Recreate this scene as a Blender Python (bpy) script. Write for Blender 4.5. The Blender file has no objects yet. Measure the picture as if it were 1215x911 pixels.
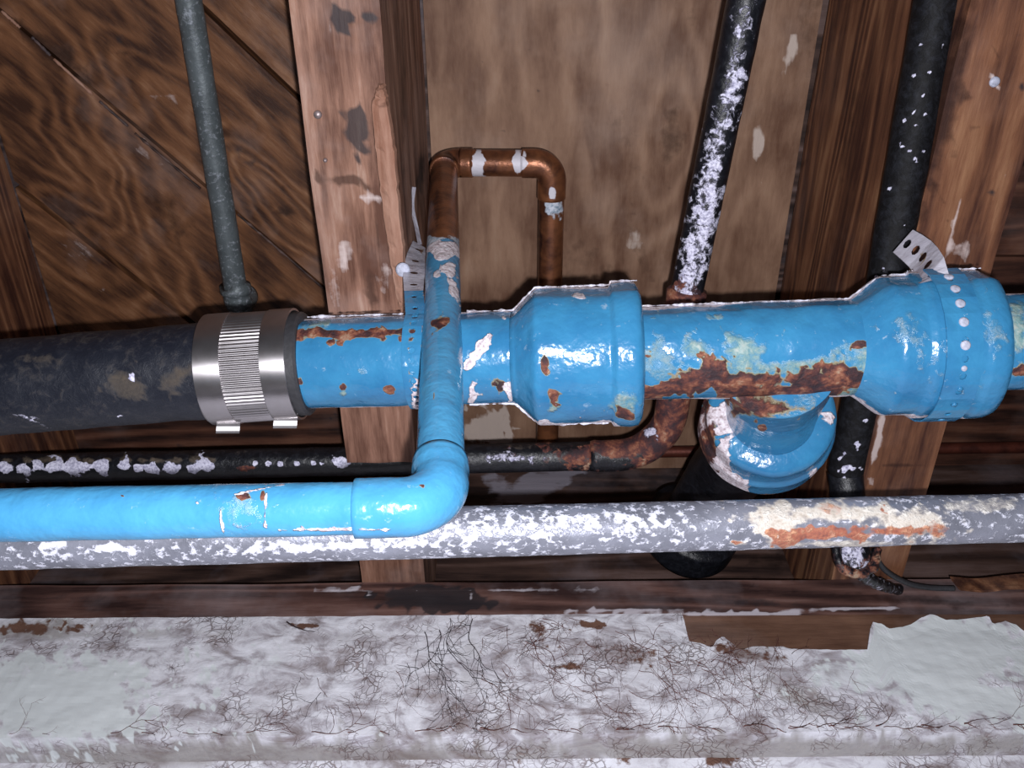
import bpy, bmesh, math, random
import numpy as np
from mathutils import Vector, Matrix, noise

random.seed(7)
SC = bpy.context.scene
COL = SC.collection
V3 = Vector

# ------------------------------------------------------------------ camera
F = 1050.0                      # focal length in pixels of a 1215 x 911 frame
H0 = 1.2                        # camera height
PITCH, ROLL = math.radians(59.0), math.radians(0.45)
CP = V3((0, 0, H0))
FW = V3((0, math.cos(PITCH), math.sin(PITCH)))
UP0 = V3((0, -math.sin(PITCH), math.cos(PITCH)))
RT0 = V3((1, 0, 0))
RT = RT0 * math.cos(ROLL) - UP0 * math.sin(ROLL)
UP = RT0 * math.sin(ROLL) + UP0 * math.cos(ROLL)
cd = bpy.data.cameras.new('camera')
cam = bpy.data.objects.new('camera', cd)
COL.objects.link(cam)
m = Matrix.Identity(4)
for i in range(3):
    m[i][0], m[i][1], m[i][2], m[i][3] = RT[i], UP[i], -FW[i], CP[i]
cam.matrix_world = m
cd.sensor_width = 36.0
cd.lens = 36.0 * F / 1215.0
cd.clip_start = 0.01
SC.camera = cam

# ------------------------------------------------------------------ light
W = bpy.data.worlds.new('world')
SC.world = W
W.use_nodes = True
W.node_tree.nodes['Background'].inputs[0].default_value = (0.72, 0.75, 1.0, 1)
W.node_tree.nodes['Background'].inputs[1].default_value = 0.014
ld = bpy.data.lights.new('flash', 'POINT')
ld.energy = 19.0
ld.color = (0.93, 0.93, 0.98)
ld.shadow_soft_size = 0.0035
flash = bpy.data.objects.new('flash', ld)
flash.location = CP - UP * 0.013 + RT * 0.010
COL.objects.link(flash)
SC.view_settings.view_transform = 'Standard'
SC.view_settings.look = 'None'
SC.view_settings.gamma = 1
SC.view_settings.exposure = 0.0


# ------------------------------------------------------------------ geometry of the place
def ray(x, y):
    return RT * ((x - 607.5) / F) + UP * ((455.5 - y) / F) + FW


def PT(x, y, t):                # point seen at a pixel, t metres deep
    return CP + ray(x, y) * t


def PZ(x, y, z):                # on the horizontal plane z above the camera
    d = ray(x, y)
    return CP + d * (z / d.z)


def PY(x, y, Y):                # on the vertical plane at Y
    d = ray(x, y)
    return CP + d * (Y / d.y)


def proj(A):
    d = A - np.array(CP)
    t = d @ np.array(FW)
    return 607.5 + F * (d @ np.array(RT)) / t, 455.5 - F * (d @ np.array(UP)) / t


# ------------------------------------------------------------------ node helper
class NT:
    def __init__(s, name):
        s.m = bpy.data.materials.new(name)
        s.m.use_nodes = True
        s.t = s.m.node_tree
        s.t.nodes.clear()
        s.out = s.t.nodes.new('ShaderNodeOutputMaterial')
        s.b = s.t.nodes.new('ShaderNodeBsdfPrincipled')
        s.t.links.new(s.b.outputs[0], s.out.inputs[0])

    def n(s, typ, *ins, **kw):
        nd = s.t.nodes.new('ShaderNode' + typ)
        for k, v in kw.items():
            if k.startswith('i_'):
                s.put(nd.inputs[k[2:].replace('_', ' ')], v)
            else:
                setattr(nd, k, v)
        for i, v in enumerate(ins):
            if v is not None:
                s.put(nd.inputs[i], v)
        return nd

    def put(s, sock, v):
        if isinstance(v, bpy.types.NodeSocket):
            s.t.links.new(v, sock)
        elif isinstance(v, bpy.types.Node):
            s.t.links.new(v.outputs[0], sock)
        else:
            if isinstance(v, (tuple, list)) and len(v) == 3 and sock.type == 'RGBA':
                v = (*v, 1)
            sock.default_value = v

    def math(s, op, a, b=0.5, c=None, clamp=False):
        nd = s.n('Math', a, b, operation=op, use_clamp=clamp)
        if c is not None:
            s.put(nd.inputs[2], c)
        return nd.outputs[0]

    def mix(s, f, a, b, mode='MIX'):
        nd = s.n('Mix', data_type='RGBA', blend_type=mode)
        s.put(nd.inputs[0], f)
        s.put(nd.inputs[6], a)
        s.put(nd.inputs[7], b)
        return nd.outputs[2]

    def ramp(s, f, stops, interp='LINEAR'):
        nd = s.n('ValToRGB', f)
        cr = nd.color_ramp
        cr.interpolation = interp
        while len(cr.elements) > 1:
            cr.elements.remove(cr.elements[0])
        cr.elements[0].position = stops[0][0]
        for p, c in stops[1:]:
            cr.elements.new(p)
        for e, (p, c) in zip(cr.elements, stops):
            e.position = p
            e.color = (*c, 1) if not isinstance(c, (int, float)) else (c, c, c, 1)
        return nd.outputs[0]

    def coords(s, scale=(1, 1, 1), rnd=True):
        tc = s.n('TexCoord').outputs['Object']
        if rnd:
            oi = s.n('ObjectInfo').outputs['Random']
            k = s.n('VectorMath', tc, operation='ADD')
            cx = s.n('CombineXYZ', s.math('MULTIPLY', oi, 37.0), s.math('MULTIPLY', oi, 91.0), s.math('MULTIPLY', oi, 53.0))
            s.put(k.inputs[1], cx)
            tc = k.outputs[0]
        v = s.n('VectorMath', tc, operation='MULTIPLY')
        v.inputs[1].default_value = scale
        return v.outputs[0]

    def noise(s, vec, scale, detail=4, rough=0.55, dist=0.0):
        nd = s.n('TexNoise', i_Vector=vec, i_Scale=scale, i_Detail=detail, i_Roughness=rough, i_Distortion=dist)
        return nd.outputs[0]

    def attr(s):
        a = s.n('Attribute', attribute_name='wear')
        sp = s.n('SeparateColor', a.outputs['Color'])
        return sp.outputs[0], sp.outputs[1], sp.outputs[2]

    def worn(s, ch, nz, amp=0.9, sharp=6.0):
        # patch with a broken edge: attribute plus noise, thresholded
        a = s.math('MULTIPLY_ADD', nz, amp, -0.5 * amp)
        a = s.math('ADD', a, ch)
        a = s.math('SUBTRACT', a, 0.5)
        return s.math('MULTIPLY', a, sharp, clamp=True)

    def bump(s, h, dist=0.001, strength=1.0, nrm=None):
        nd = s.n('Bump', i_Strength=strength, i_Distance=dist, i_Height=h)
        if nrm is not None:
            s.put(nd.inputs['Normal'], nrm)
        return nd.outputs[0]

    def finish(s, col, rough=0.5, nrm=None, metal=0.0, spec=0.5):
        s.put(s.b.inputs['Base Color'], col)
        s.put(s.b.inputs['Roughness'], rough)
        s.put(s.b.inputs['Metallic'], metal)
        s.put(s.b.inputs['Specular IOR Level'], spec)
        if nrm is not None:
            s.put(s.b.inputs['Normal'], nrm)
        return s.m


def wood(name, dark, mid, light, axis=1, ring=26.0, grain=1.0, grey=0.25, rough=0.62, pale=(0.62, 0.52, 0.5), ringw=0.55, spec=0.3, along=0.10, knots=(), kd=None):
    """wear R: dark stain, G: pale scuff, B: knot / reddish core"""
    s = NT(name)
    sc = [1.0, 1.0, 1.0]
    sc[axis] = along
    c = s.coords(tuple(sc))
    R, G, B = s.attr()
    warp = s.noise(c, 9.0, 2, 0.5)
    ph = s.math('MULTIPLY', warp, ring * 4.0)
    kmask = None
    if knots:
        pos = s.n('NewGeometry').outputs['Position']
        wz = s.n('TexNoise', i_Vector=pos, i_Scale=14.0, i_Detail=2.0).outputs['Color']
        for (kp, ks, ka) in knots:
            df = s.n('VectorMath', pos, tuple(kp), operation='SUBTRACT').outputs[0]
            df = s.n('VectorMath', df, s.n('VectorMath', s.n('VectorMath', wz, (.5, .5, .5), operation='SUBTRACT').outputs[0], (ks * .9,) * 3, operation='MULTIPLY').outputs[0], operation='ADD').outputs[0]
            al = s.n('VectorMath', df, tuple(kd), operation='DOT_PRODUCT').outputs['Value']
            ac = s.n('VectorMath', df, (-kd[1], kd[0], 0), operation='DOT_PRODUCT').outputs['Value']
            al, ac = s.math('MULTIPLY', al, 0.42 / ks), s.math('DIVIDE', ac, ks)
            r2 = s.math('ADD', s.math('MULTIPLY', al, al), s.math('MULTIPLY', ac, ac))
            ph = s.math('ADD', ph, s.math('MULTIPLY', s.math('EXPONENT', s.math('MULTIPLY', r2, -1.0)), ka))
    rings = s.math('SINE', ph)
    rings = s.math('MULTIPLY_ADD', rings, 0.5, 0.5)
    rings = s.math('POWER', rings, 1.6)
    fine = s.noise(c, 210.0, 5, 0.65, 0.2)
    med = s.noise(c, 55.0, 4, 0.6, 0.4)
    blot = s.noise(s.coords((1, 1, 1)), 13.0, 4, 0.6, 0.3)
    f = s.math('MULTIPLY_ADD', rings, ringw * 0.6, -0.12 * ringw)
    f = s.math('ADD', f, s.math('MULTIPLY_ADD', fine, 0.55 * grain, -0.27 * grain))
    f = s.math('ADD', f, s.math('MULTIPLY', med, 0.62))
    f = s.math('ADD', f, s.math('MULTIPLY_ADD', blot, 0.55, -0.3), clamp=True)
    col = s.ramp(f, [(0.12, dark), (0.48, mid), (0.82, light)])
    g = s.math('MULTIPLY', s.math('SUBTRACT', s.noise(s.coords((1, 1, 1)), 7.0, 5, 0.65), 0.5, clamp=True), 4 * grey, clamp=True)
    col = s.mix(g, col, tuple(0.5 * (a + b) for a, b in zip(mid, pale)))
    nz = s.noise(s.coords((1.4, 1.4, 1.4)), 60.0, 5, 0.65)
    # grain stretched noise for scuffs
    nzg = s.noise(c, 120.0, 4, 0.65)
    col = s.mix(s.math('MULTIPLY', s.worn(B, nz, 0.7, 3.0), 0.75), col, tuple(x * 0.5 for x in dark))
    col = s.mix(s.math('MULTIPLY', s.worn(R, nz, 0.7, 2.5), 0.85), col, (0.022, 0.02, 0.024))
    pm = s.worn(G, s.math('MULTIPLY_ADD', nzg, 0.6, s.math('MULTIPLY', nz, 0.4)), 1.0, 5.0)
    col = s.mix(s.math('MULTIPLY', pm, 0.8), col, pale)
    h = s.math('ADD', s.math('MULTIPLY', fine, 0.6), s.math('MULTIPLY', rings, 0.25))
    h = s.math('ADD', h, s.math('MULTIPLY', nz, 0.25))
    return s.finish(col, rough, s.bump(h, 0.0011, 0.8), spec=spec)


def rustcol(s, nz):
    big = s.noise(s.coords((1, 1, 1), False), 85.0, 4, 0.6)
    nz = s.math('MULTIPLY_ADD', big, 0.6, s.math('MULTIPLY', nz, 0.4))
    return s.ramp(nz, [(0.40, (0.028, 0.012, 0.016)), (0.48, (0.075, 0.022, 0.020)), (0.53, (0.15, 0.045, 0.028)), (0.59, (0.26, 0.10, 0.055)), (0.66, (0.36, 0.25, 0.17))])


def painted(name, base, dark):
    """blue paint. wear R: rust, G: chalky green film, B: bare whitish crust"""
    s = NT(name)
    c = s.coords((1, 1, 1), False)
    R, G, B = s.attr()
    n1 = s.noise(c, 38.0, 5, 0.6)
    n2 = s.noise(c, 170.0, 6, 0.7, 0.3)
    n3 = s.noise(c, 420.0, 4, 0.6)
    nn = s.math('MULTIPLY_ADD', n2, 0.65, s.math('MULTIPLY', n1, 0.35))
    col = s.mix(s.ramp(n1, [(0.35, 0.0), (0.7, 1.0)]), base, dark)
    scr = s.ramp(n2, [(0.63, 0.0), (0.70, 0.6)])
    col = s.mix(scr, col, tuple(0.6 * a + 0.28 for a in base))
    green = s.ramp(n2, [(0.35, (0.08, 0.22, 0.26)), (0.5, (0.22, 0.33, 0.27)), (0.65, (0.40, 0.42, 0.33))])
    mg = s.worn(G, nn, 1.5, 2.2)
    col = s.mix(s.math('MULTIPLY', mg, 0.75), col, green)
    mr = s.worn(R, nn, 1.3, 9.0)
    # ochre halo around the rust
    mh = s.worn(s.math('MULTIPLY', R, 1.35), nn, 1.2, 7.0)
    col = s.mix(s.math('MULTIPLY', mh, 0.8), col, (0.30, 0.22, 0.09))
    col = s.mix(mr, col, rustcol(s, n2))
    mb = s.worn(B, nn, 1.0, 9.0)
    bare = s.ramp(n3, [(0.3, (0.30, 0.22, 0.24)), (0.5, (0.70, 0.62, 0.66)), (0.7, (0.86, 0.85, 0.92))])
    col = s.mix(mb, col, bare)
    flat = s.math('MAXIMUM', s.math('MAXIMUM', mr, mb), s.math('MULTIPLY', mg, 0.5))
    rough = s.math('MULTIPLY_ADD', flat, 0.45, 0.20)
    peel = s.noise(c, 260.0, 3, 0.5)
    sag = s.noise(c, 75.0, 3, 0.5)
    h = s.math('MULTIPLY_ADD', sag, 1.0, s.math('MULTIPLY', peel, 0.22))
    h = s.math('ADD', h, s.math('MULTIPLY', s.math('MULTIPLY', flat, n2), 1.6))
    h = s.math('SUBTRACT', h, s.math('MULTIPLY', mr, 0.3))
    return s.finish(col, rough, s.bump(h, 0.0016, 0.8))


def iron(name, base=(0.006, 0.0065, 0.009), rough=0.32, dust=(0.16, 0.12, 0.085), scale=1.0, gs=2.5):
    """black iron. wear R: rust, G: dust / dirt, B: white salt crust"""
    s = NT(name)
    c = s.coords((1, 1, 1), False)
    R, G, B = s.attr()
    n1 = s.noise(c, 30.0 * scale, 5, 0.6)
    n2 = s.noise(c, 190.0 * scale, 6, 0.72, 0.5)
    n3 = s.noise(c, 520.0, 4, 0.6)
    nn = s.math('MULTIPLY_ADD', n2, 0.75, s.math('MULTIPLY', n1, 0.25))
    col = s.mix(s.ramp(n2, [(0.45, 0.0), (0.75, 0.5)]), base, (0.035, 0.038, 0.05))
    mg = s.worn(G, nn, 1.5, gs)
    col = s.mix(s.math('MULTIPLY', mg, 0.9), col, s.mix(n3, tuple(0.4 * d for d in dust), dust))
    mr = s.worn(R, nn, 1.4, 6.0)
    col = s.mix(mr, col, rustcol(s, n2))
    mb = s.worn(B, nn, 2.2, 7.0)
    col = s.mix(mb, col, s.ramp(n3, [(0.3, (0.22, 0.21, 0.33)), (0.6, (0.74, 0.73, 0.88))]))
    flat = s.math('MAXIMUM', s.math('MAXIMUM', mr, mb), mg)
    h = s.math('ADD', s.math('MULTIPLY', n2, 0.6), s.math('MULTIPLY', mb, 0.6))
    return s.finish(col, s.math('MULTIPLY_ADD', flat, 0.45, rough), s.bump(h, 0.0014, 0.8))


def galv(name, base=(0.27, 0.28, 0.34), metal=0.3, rough=0.36, white=(0.68, 0.69, 0.80), amt=3.0):
    """zinc. wear R: rust, G: cream scale, B: white bloom"""
    s = NT(name)
    c = s.coords((0.8, 1, 1), False)
    R, G, B = s.attr()
    n1 = s.noise(c, 45.0, 5, 0.6)
    n2 = s.noise(c, 270.0, 5, 0.65, 0.2)
    n3 = s.noise(c, 480.0, 4, 0.6)
    nn = s.math('MULTIPLY_ADD', n2, 0.85, s.math('MULTIPLY', n1, 0.15))
    col = s.mix(s.ramp(n1, [(0.35, 0.0), (0.65, 1.0)]), base, tuple(0.62 * b for b in base))
    mb = s.worn(B, nn, amt, 5.0)
    col = s.mix(s.math('MULTIPLY', mb, 0.85), col, white)
    mg = s.worn(G, nn, 1.1, 3.0)
    col = s.mix(mg, col, s.ramp(n2, [(0.35, (0.42, 0.36, 0.30)), (0.6, (0.72, 0.68, 0.62))]))
    mr = s.worn(R, nn, 1.1, 4.0)
    col = s.mix(s.math('MULTIPLY', mr, 0.9), col, s.ramp(n2, [(0.3, (0.12, 0.035, 0.025)), (0.5, (0.36, 0.10, 0.045)), (0.7, (0.55, 0.26, 0.13))]))
    flat = s.math('MAXIMUM', s.math('MAXIMUM', mr, mb), mg)
    s.put(s.b.inputs['Metallic'], s.math('MULTIPLY_ADD', flat, -metal, metal, clamp=True))
    h = s.math('ADD', s.math('MULTIPLY', n2, 0.5), s.math('MULTIPLY', mb, 0.4))
    nrm = s.bump(h, 0.0012, 0.7)
    s.put(s.b.inputs['Base Color'], col)
    s.put(s.b.inputs['Roughness'], s.math('MULTIPLY_ADD', flat, 0.3, rough))
    s.put(s.b.inputs['Normal'], nrm)
    return s.m


def copper(name, base=(0.30, 0.115, 0.05), dark=(0.075, 0.028, 0.018), rough=0.33):
    """wear R: dark tarnish, G: solder, B: white-blue flux"""
    s = NT(name)
    c = s.coords((1, 1, 1), False)
    R, G, B = s.attr()
    n1 = s.noise(c, 50.0, 5, 0.6, 0.4)
    n2 = s.noise(c, 240.0, 5, 0.65)
    nn = s.math('MULTIPLY_ADD', n2, 0.6, s.math('MULTIPLY', n1, 0.4))
    col = s.mix(s.ramp(n1, [(0.35, 0.0), (0.68, 1.0)]), base, dark)
    col = s.mix(s.math('MULTIPLY', s.worn(R, nn, 1.2, 3.0), 0.8), col, (0.03, 0.015, 0.015))
    mg = s.worn(G, nn, 0.9, 7.0)
    col = s.mix(mg, col, (0.62, 0.60, 0.66))
    mb = s.worn(B, nn, 1.1, 5.0)
    col = s.mix(mb, col, s.ramp(n2, [(0.35, (0.16, 0.24, 0.32)), (0.6, (0.60, 0.64, 0.72))]))
    s.put(s.b.inputs['Metallic'], s.math('MULTIPLY_ADD', s.math('MAXIMUM', mb, mg), -0.45, 0.55, clamp=True))
    s.put(s.b.inputs['Base Color'], col)
    s.put(s.b.inputs['Roughness'], s.math('MULTIPLY_ADD', s.math('MAXIMUM', mb, mg), 0.2, rough))
    s.put(s.b.inputs['Normal'], s.bump(n2, 0.0006, 0.6))
    return s.m


def plain(name, col, rough=0.5, metal=0.0, bump=0.0004, scale=300.0, var=0.35):
    s = NT(name)
    c = s.coords((1, 1, 1), False)
    n = s.noise(c, scale, 4, 0.6)
    cc = s.mix(s.ramp(n, [(0.35, 0.0), (0.7, 1.0)]), col, tuple(x * (1 - var) for x in col))
    return s.finish(cc, rough, s.bump(n, bump, 0.7), metal=metal)


def whiteboard(name):
    """old white paint. wear R: brown wood showing, G: clean intact paint, B: mould / dirt"""
    s = NT(name)
    c = s.coords((1, 1, 1), False)
    R, G, B = s.attr()
    cs = s.coords((0.6, 1, 1), False)
    n1 = s.noise(c, 16.0, 5, 0.65, 0.6)
    n2 = s.noise(cs, 52.0, 6, 0.66, 0.7)
    n3 = s.noise(c, 300.0, 4, 0.6)
    wv = s.n('VectorMath', c, s.n('VectorMath', s.n('TexNoise', i_Vector=c, i_Scale=30.0, i_Detail=3.0).outputs['Color'], (0.03, 0.03, 0.03), operation='MULTIPLY').outputs[0], operation='ADD').outputs[0]
    v1 = s.n('TexVoronoi', i_Vector=wv, i_Scale=75.0, feature='DISTANCE_TO_EDGE').outputs[0]
    v2 = s.n('TexVoronoi', i_Vector=wv, i_Scale=170.0, feature='DISTANCE_TO_EDGE').outputs[0]
    col = s.ramp(n2, [(0.33, (0.30, 0.26, 0.27)), (0.44, (0.52, 0.50, 0.55)), (0.52, (0.74, 0.74, 0.80)), (0.64, (0.86, 0.87, 0.94))])
    dirt = s.math('MULTIPLY', s.ramp(n1, [(0.42, 0.0), (0.66, 1.0)]), s.ramp(n2, [(0.36, 1.0), (0.56, 0.2)]))
    dirt = s.math('MULTIPLY', dirt, s.math('SUBTRACT', 1.0, G, clamp=True))
    col = s.mix(s.math('MULTIPLY', dirt, 0.55), col, (0.22, 0.17, 0.15))
    col = s.mix(s.math('MULTIPLY', s.worn(B, n2, 1.3, 2.0), 0.7), col, s.mix(n3, (0.14, 0.12, 0.11), (0.33, 0.29, 0.24)))
    cr = s.math('MAXIMUM', s.ramp(v1, [(0.0, 1.0), (0.035, 0.0)]), s.math('MULTIPLY', s.ramp(v2, [(0.0, 1.0), (0.06, 0.0)]), 0.8))
    crm = s.math('MULTIPLY', s.ramp(s.noise(c, 24.0, 4, 0.65), [(0.48, 0.0), (0.60, 1.0)]), s.math('SUBTRACT', 1.0, s.math('MULTIPLY', G, 1.6), clamp=True))
    cr = s.math('MULTIPLY', cr, crm)
    col = s.mix(s.math('MULTIPLY', cr, 0.75), col, (0.15, 0.07, 0.055))
    clean = s.mix(n1, (0.66, 0.71, 0.73), (0.76, 0.80, 0.81))
    col = s.mix(s.worn(G, s.math('MULTIPLY_ADD', n2, 0.5, s.math('MULTIPLY', n1, 0.5)), 0.9, 4.0), col, clean)
    nn = s.math('MULTIPLY_ADD', n2, 0.6, s.math('MULTIPLY', n3, 0.4))
    mr = s.worn(R, nn, 1.3, 6.0)
    col = s.mix(mr, col, s.mix(n2, (0.07, 0.035, 0.03), (0.24, 0.13, 0.09)))
    h = s.math('ADD', s.math('MULTIPLY', n2, 0.5), s.math('MULTIPLY', n3, 0.2))
    h = s.math('SUBTRACT', h, s.math('MULTIPLY', cr, 0.5))
    h = s.math('MULTIPLY', h, s.math('SUBTRACT', 1.0, s.math('MULTIPLY', G, 0.75), clamp=True))
    return s.finish(col, 0.62, s.bump(h, 0.0022, 0.7), spec=0.25)


# ------------------------------------------------------------------ mesh helpers
def vnoise(x, y, seed=0):
    xi, yi = np.floor(x).astype(int), np.floor(y).astype(int)
    fx, fy = x - xi, y - yi
    fx, fy = fx * fx * (3 - 2 * fx), fy * fy * (3 - 2 * fy)

    def h(a, b):
        q = np.sin(a * 127.1 + b * 311.7 + seed * 74.7) * 43758.5453
        return (q - np.floor(q)) * 2 - 1
    return (h(xi, yi) * (1 - fx) + h(xi + 1, yi) * fx) * (1 - fy) + (h(xi, yi + 1) * (1 - fx) + h(xi + 1, yi + 1) * fx) * fy


def blobs(A, lists):
    """wear values at the points A from patches given as (channel, x, y, rx, ry, angle, strength) seen in the photograph"""
    out = np.zeros((len(A), 4))
    out[:, 3] = 1
    x, y = proj(A)
    if lists:
        wob = 1 + 0.42 * vnoise(x / 15, y / 15, 1) + 0.36 * vnoise(x / 6.5, y / 6.5, 2) + 0.22 * vnoise(x / 3, y / 3, 3)
    for b in lists:
        ch, cx, cy, rx, ry = b[:5]
        an = math.radians(b[5]) if len(b) > 5 else 0
        st = b[6] if len(b) > 6 else 1.0
        dx, dy = x - cx, y - cy
        u = (dx * math.cos(an) + dy * math.sin(an)) / rx
        v = (-dx * math.sin(an) + dy * math.cos(an)) / ry
        d = np.sqrt(u * u + v * v) * wob
        out[:, ch] = np.maximum(out[:, ch], st * np.clip(1.5 - d, 0, 1))
    return out


def mesh_obj(name, verts, faces, mat, parent=None, wear=None, smooth=True, base=None, extra=None, origin=None):
    me = bpy.data.meshes.new(name)
    A = np.array(verts, dtype=float)
    org = np.array(origin if origin is not None else A.mean(axis=0))
    me.from_pydata((A - org).tolist(), [], faces)
    me.update()
    bm = bmesh.new()
    bm.from_mesh(me)
    bmesh.ops.recalc_face_normals(bm, faces=bm.faces)
    bm.to_mesh(me)
    bm.free()
    wv = blobs(A, wear or [])
    if base is not None:
        for ch in range(3):
            wv[:, ch] = np.maximum(wv[:, ch], base[ch])
    if extra is not None:
        wv[:, :3] = np.maximum(wv[:, :3], extra)
    at = me.color_attributes.new('wear', 'FLOAT_COLOR', 'POINT')
    at.data.foreach_set('color', wv.astype(np.float32).ravel())
    me.materials.append(mat)
    if smooth:
        me.shade_smooth()
    o = bpy.data.objects.new(name, me)
    COL.objects.link(o)
    o.location = org
    if parent is not None:
        o.parent = parent
        o.matrix_parent_inverse = Matrix.Identity(4)
        o.location = V3(org) - parent.location
    return o


def thing(name, label, cat, loc):
    o = bpy.data.objects.new(name, None)
    o.empty_display_size = 0.02
    COL.objects.link(o)
    o.location = loc
    o['label'] = label
    o['category'] = cat
    return o


def tag(o, label, cat):
    o['label'] = label
    o['category'] = cat
    return o


def arc(p0, p1, p2, rad, n=14):
    a = (p0 - p1).normalized()
    b = (p2 - p1).normalized()
    ang = a.angle(b)
    d = rad / math.tan(ang / 2)
    c = p1 + (a + b).normalized() * (rad / math.sin(ang / 2))
    s, e = p1 + a * d, p1 + b * d
    vs, ve = s - c, e - c
    tot = vs.angle(ve)
    out = []
    for i in range(n + 1):
        k = i / n
        out.append(c + (vs * math.sin((1 - k) * tot) + ve * math.sin(k * tot)) / math.sin(tot))
    return out


def tube(name, pts, mat, parent=None, seg=48, step=0.003, wear=None, base=None, rough=0.0, rs=60.0, caps=True, topside=None, smooth=True, sharp=False, facet=False):
    """pts: list of (point, radius); refined so that rings are no more than step apart"""
    P, Rr = [V3(pts[0][0])], [pts[0][1]]
    for (a, ra), (b, rb) in zip(pts[:-1], pts[1:]):
        L = (V3(b) - V3(a)).length
        n = max(1, int(L / step))
        for i in range(1, n + 1):
            P.append(V3(a).lerp(V3(b), i / n))
            Rr.append(ra + (rb - ra) * i / n)
    n = len(P)
    T = []
    for i in range(n):
        j0, j1 = max(0, i - 1), min(n - 1, i + 1)
        d = P[j1] - P[j0]
        T.append(d.normalized() if d.length > 1e-9 else (T[-1] if T else V3((1, 0, 0))))
    ref = -FW if abs(T[0].dot(FW)) < 0.9 else UP
    u = (ref - T[0] * ref.dot(T[0])).normalized()
    verts, nrm = [], []
    cs = [(math.cos(2 * math.pi * k / seg), math.sin(2 * math.pi * k / seg)) for k in range(seg)]
    for i in range(n):
        u = (u - T[i] * u.dot(T[i])).normalized()
        w = T[i].cross(u)
        for c, s_ in cs:
            d = u * c + w * s_
            r = Rr[i]
            if facet:            # the back of the casting is flattened: a ledge runs along the pipe
                a = math.degrees(math.atan2(d.dot(UP), d.dot(-FW)))
                if 50 < a < 95:
                    r = min(r, 0.95 * r / max(0.2, math.cos(math.radians(a - 71))))
            if rough and r > 1e-5:
                q = P[i] + d * r
                r += rough * noise.noise(q * rs)
            q = P[i] + d * r
            verts.append((q.x, q.y, q.z))
            nrm.append((d.x, d.y, d.z))
    faces = []
    for i in range(n - 1):
        for k in range(seg):
            k2 = (k + 1) % seg
            faces.append((i * seg + k, i * seg + k2, (i + 1) * seg + k2, (i + 1) * seg + k))
    if caps:
        faces.append(tuple(range(seg))[::-1])
        faces.append(tuple((n - 1) * seg + k for k in range(seg)))
    ex = None
    if topside is not None:      # paint did not reach the side turned to the floor above
        N = np.array(nrm)
        A = np.array(verts)
        k = N @ np.array(FW) + topside
        nz = np.array([noise.noise(V3(a) * 45) for a in A]) * 0.22
        ex = np.zeros((len(A), 3))
        ex[:, 2] = np.clip(0.5 + (k + nz) * 2.0, 0, 1)
    o = mesh_obj(name, verts, faces, mat, parent, wear, smooth, base, ex)
    if caps:
        for p in o.data.polygons[-2:]:
            p.use_smooth = False
    if sharp:
        o.data.set_sharp_from_angle(angle=math.radians(38))
    return o


def cells(name, mat, x0, x1, ny, nz, y0, z0, sy, sz, present, parent=None, nx=8, wear=None, base=None, jit=0.0006, axis='Y', kind=None):
    """a board as a grid of cells in its side plane, so that notches and broken edges are real; axis = long direction"""
    verts, faces, idx = [], [], {}

    def vid(i, j, k):
        key = (i, j, k)
        if key not in idx:
            y, z = y0 + i * sy, z0 + j * sz
            x = x0 + (x1 - x0) * k / nx
            p = V3((x, y, z)) if axis == 'Y' else V3((y, x, z))
            if jit:
                q = noise.noise_vector(V3((p.x * 40, p.y * 12, p.z * 40)) if axis == 'Y' else V3((p.x * 12, p.y * 40, p.z * 40)))
                p = p + q * jit * 2
            idx[key] = len(verts)
            verts.append((p.x, p.y, p.z))
        return idx[key]
    for i in range(ny):
        for j in range(nz):
            if not present(i, j):
                continue
            for k in (0, nx):
                faces.append((vid(i, j, k), vid(i + 1, j, k), vid(i + 1, j + 1, k), vid(i, j + 1, k)))
            for (di, dj, e) in ((-1, 0, ((0, 0), (0, 1))), (1, 0, ((1, 0), (1, 1))), (0, -1, ((0, 0), (1, 0))), (0, 1, ((0, 1), (1, 1)))):
                a, b = i + di, j + dj
                if 0 <= a < ny and 0 <= b < nz and present(a, b):
                    continue
                for k in range(nx):
                    faces.append((vid(i + e[0][0], j + e[0][1], k), vid(i + e[1][0], j + e[1][1], k),
                                  vid(i + e[1][0], j + e[1][1], k + 1), vid(i + e[0][0], j + e[0][1], k + 1)))
    return mesh_obj(name, verts, faces, mat, parent, wear, False, base)


def slab(name, mat, corners, dz, parent=None, wear=None, base=None, nu=40, nv=12, jit=0.0, rot=0.0):
    """a board from four plan corners (world), thickness dz upward; own axes turned so the grain follows the board"""
    a, b, c, d = [V3(p) for p in corners]
    verts, faces = [], []
    for lay in (0, 1):
        for i in range(nu + 1):
            for j in range(nv + 1):
                p = a.lerp(b, i / nu).lerp(d.lerp(c, i / nu), j / nv)
                if jit:
                    q = noise.noise_vector(p * 30)
                    e = 1.0 if (j in (0, nv)) else 0.35
                    p = p + V3((q.x * jit * e, q.y * jit * e, q.z * jit * 0.5))
                p = p + V3((0, 0, dz * lay))
                verts.append(p)
    st = (nu + 1) * (nv + 1)
    for lay in (0, 1):
        for i in range(nu):
            for j in range(nv):
                q = lay * st + i * (nv + 1) + j
                faces.append((q, q + nv + 1, q + nv + 2, q + 1))
    edge = [(i * (nv + 1), (i + 1) * (nv + 1)) for i in range(nu)] + [(i * (nv + 1) + nv, (i + 1) * (nv + 1) + nv) for i in range(nu)]
    edge += [(j, j + 1) for j in range(nv)] + [(nu * (nv + 1) + j, nu * (nv + 1) + j + 1) for j in range(nv)]
    for p, q in edge:
        faces.append((p, q, q + st, p + st))
    A = [(p.x, p.y, p.z) for p in verts]
    o = mesh_obj(name, A, faces, mat, parent, wear, False, base)
    if rot:
        o.data.transform(Matrix.Rotation(-rot, 4, 'Z'))
        o.rotation_euler = (0, 0, rot)
    return o


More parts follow.
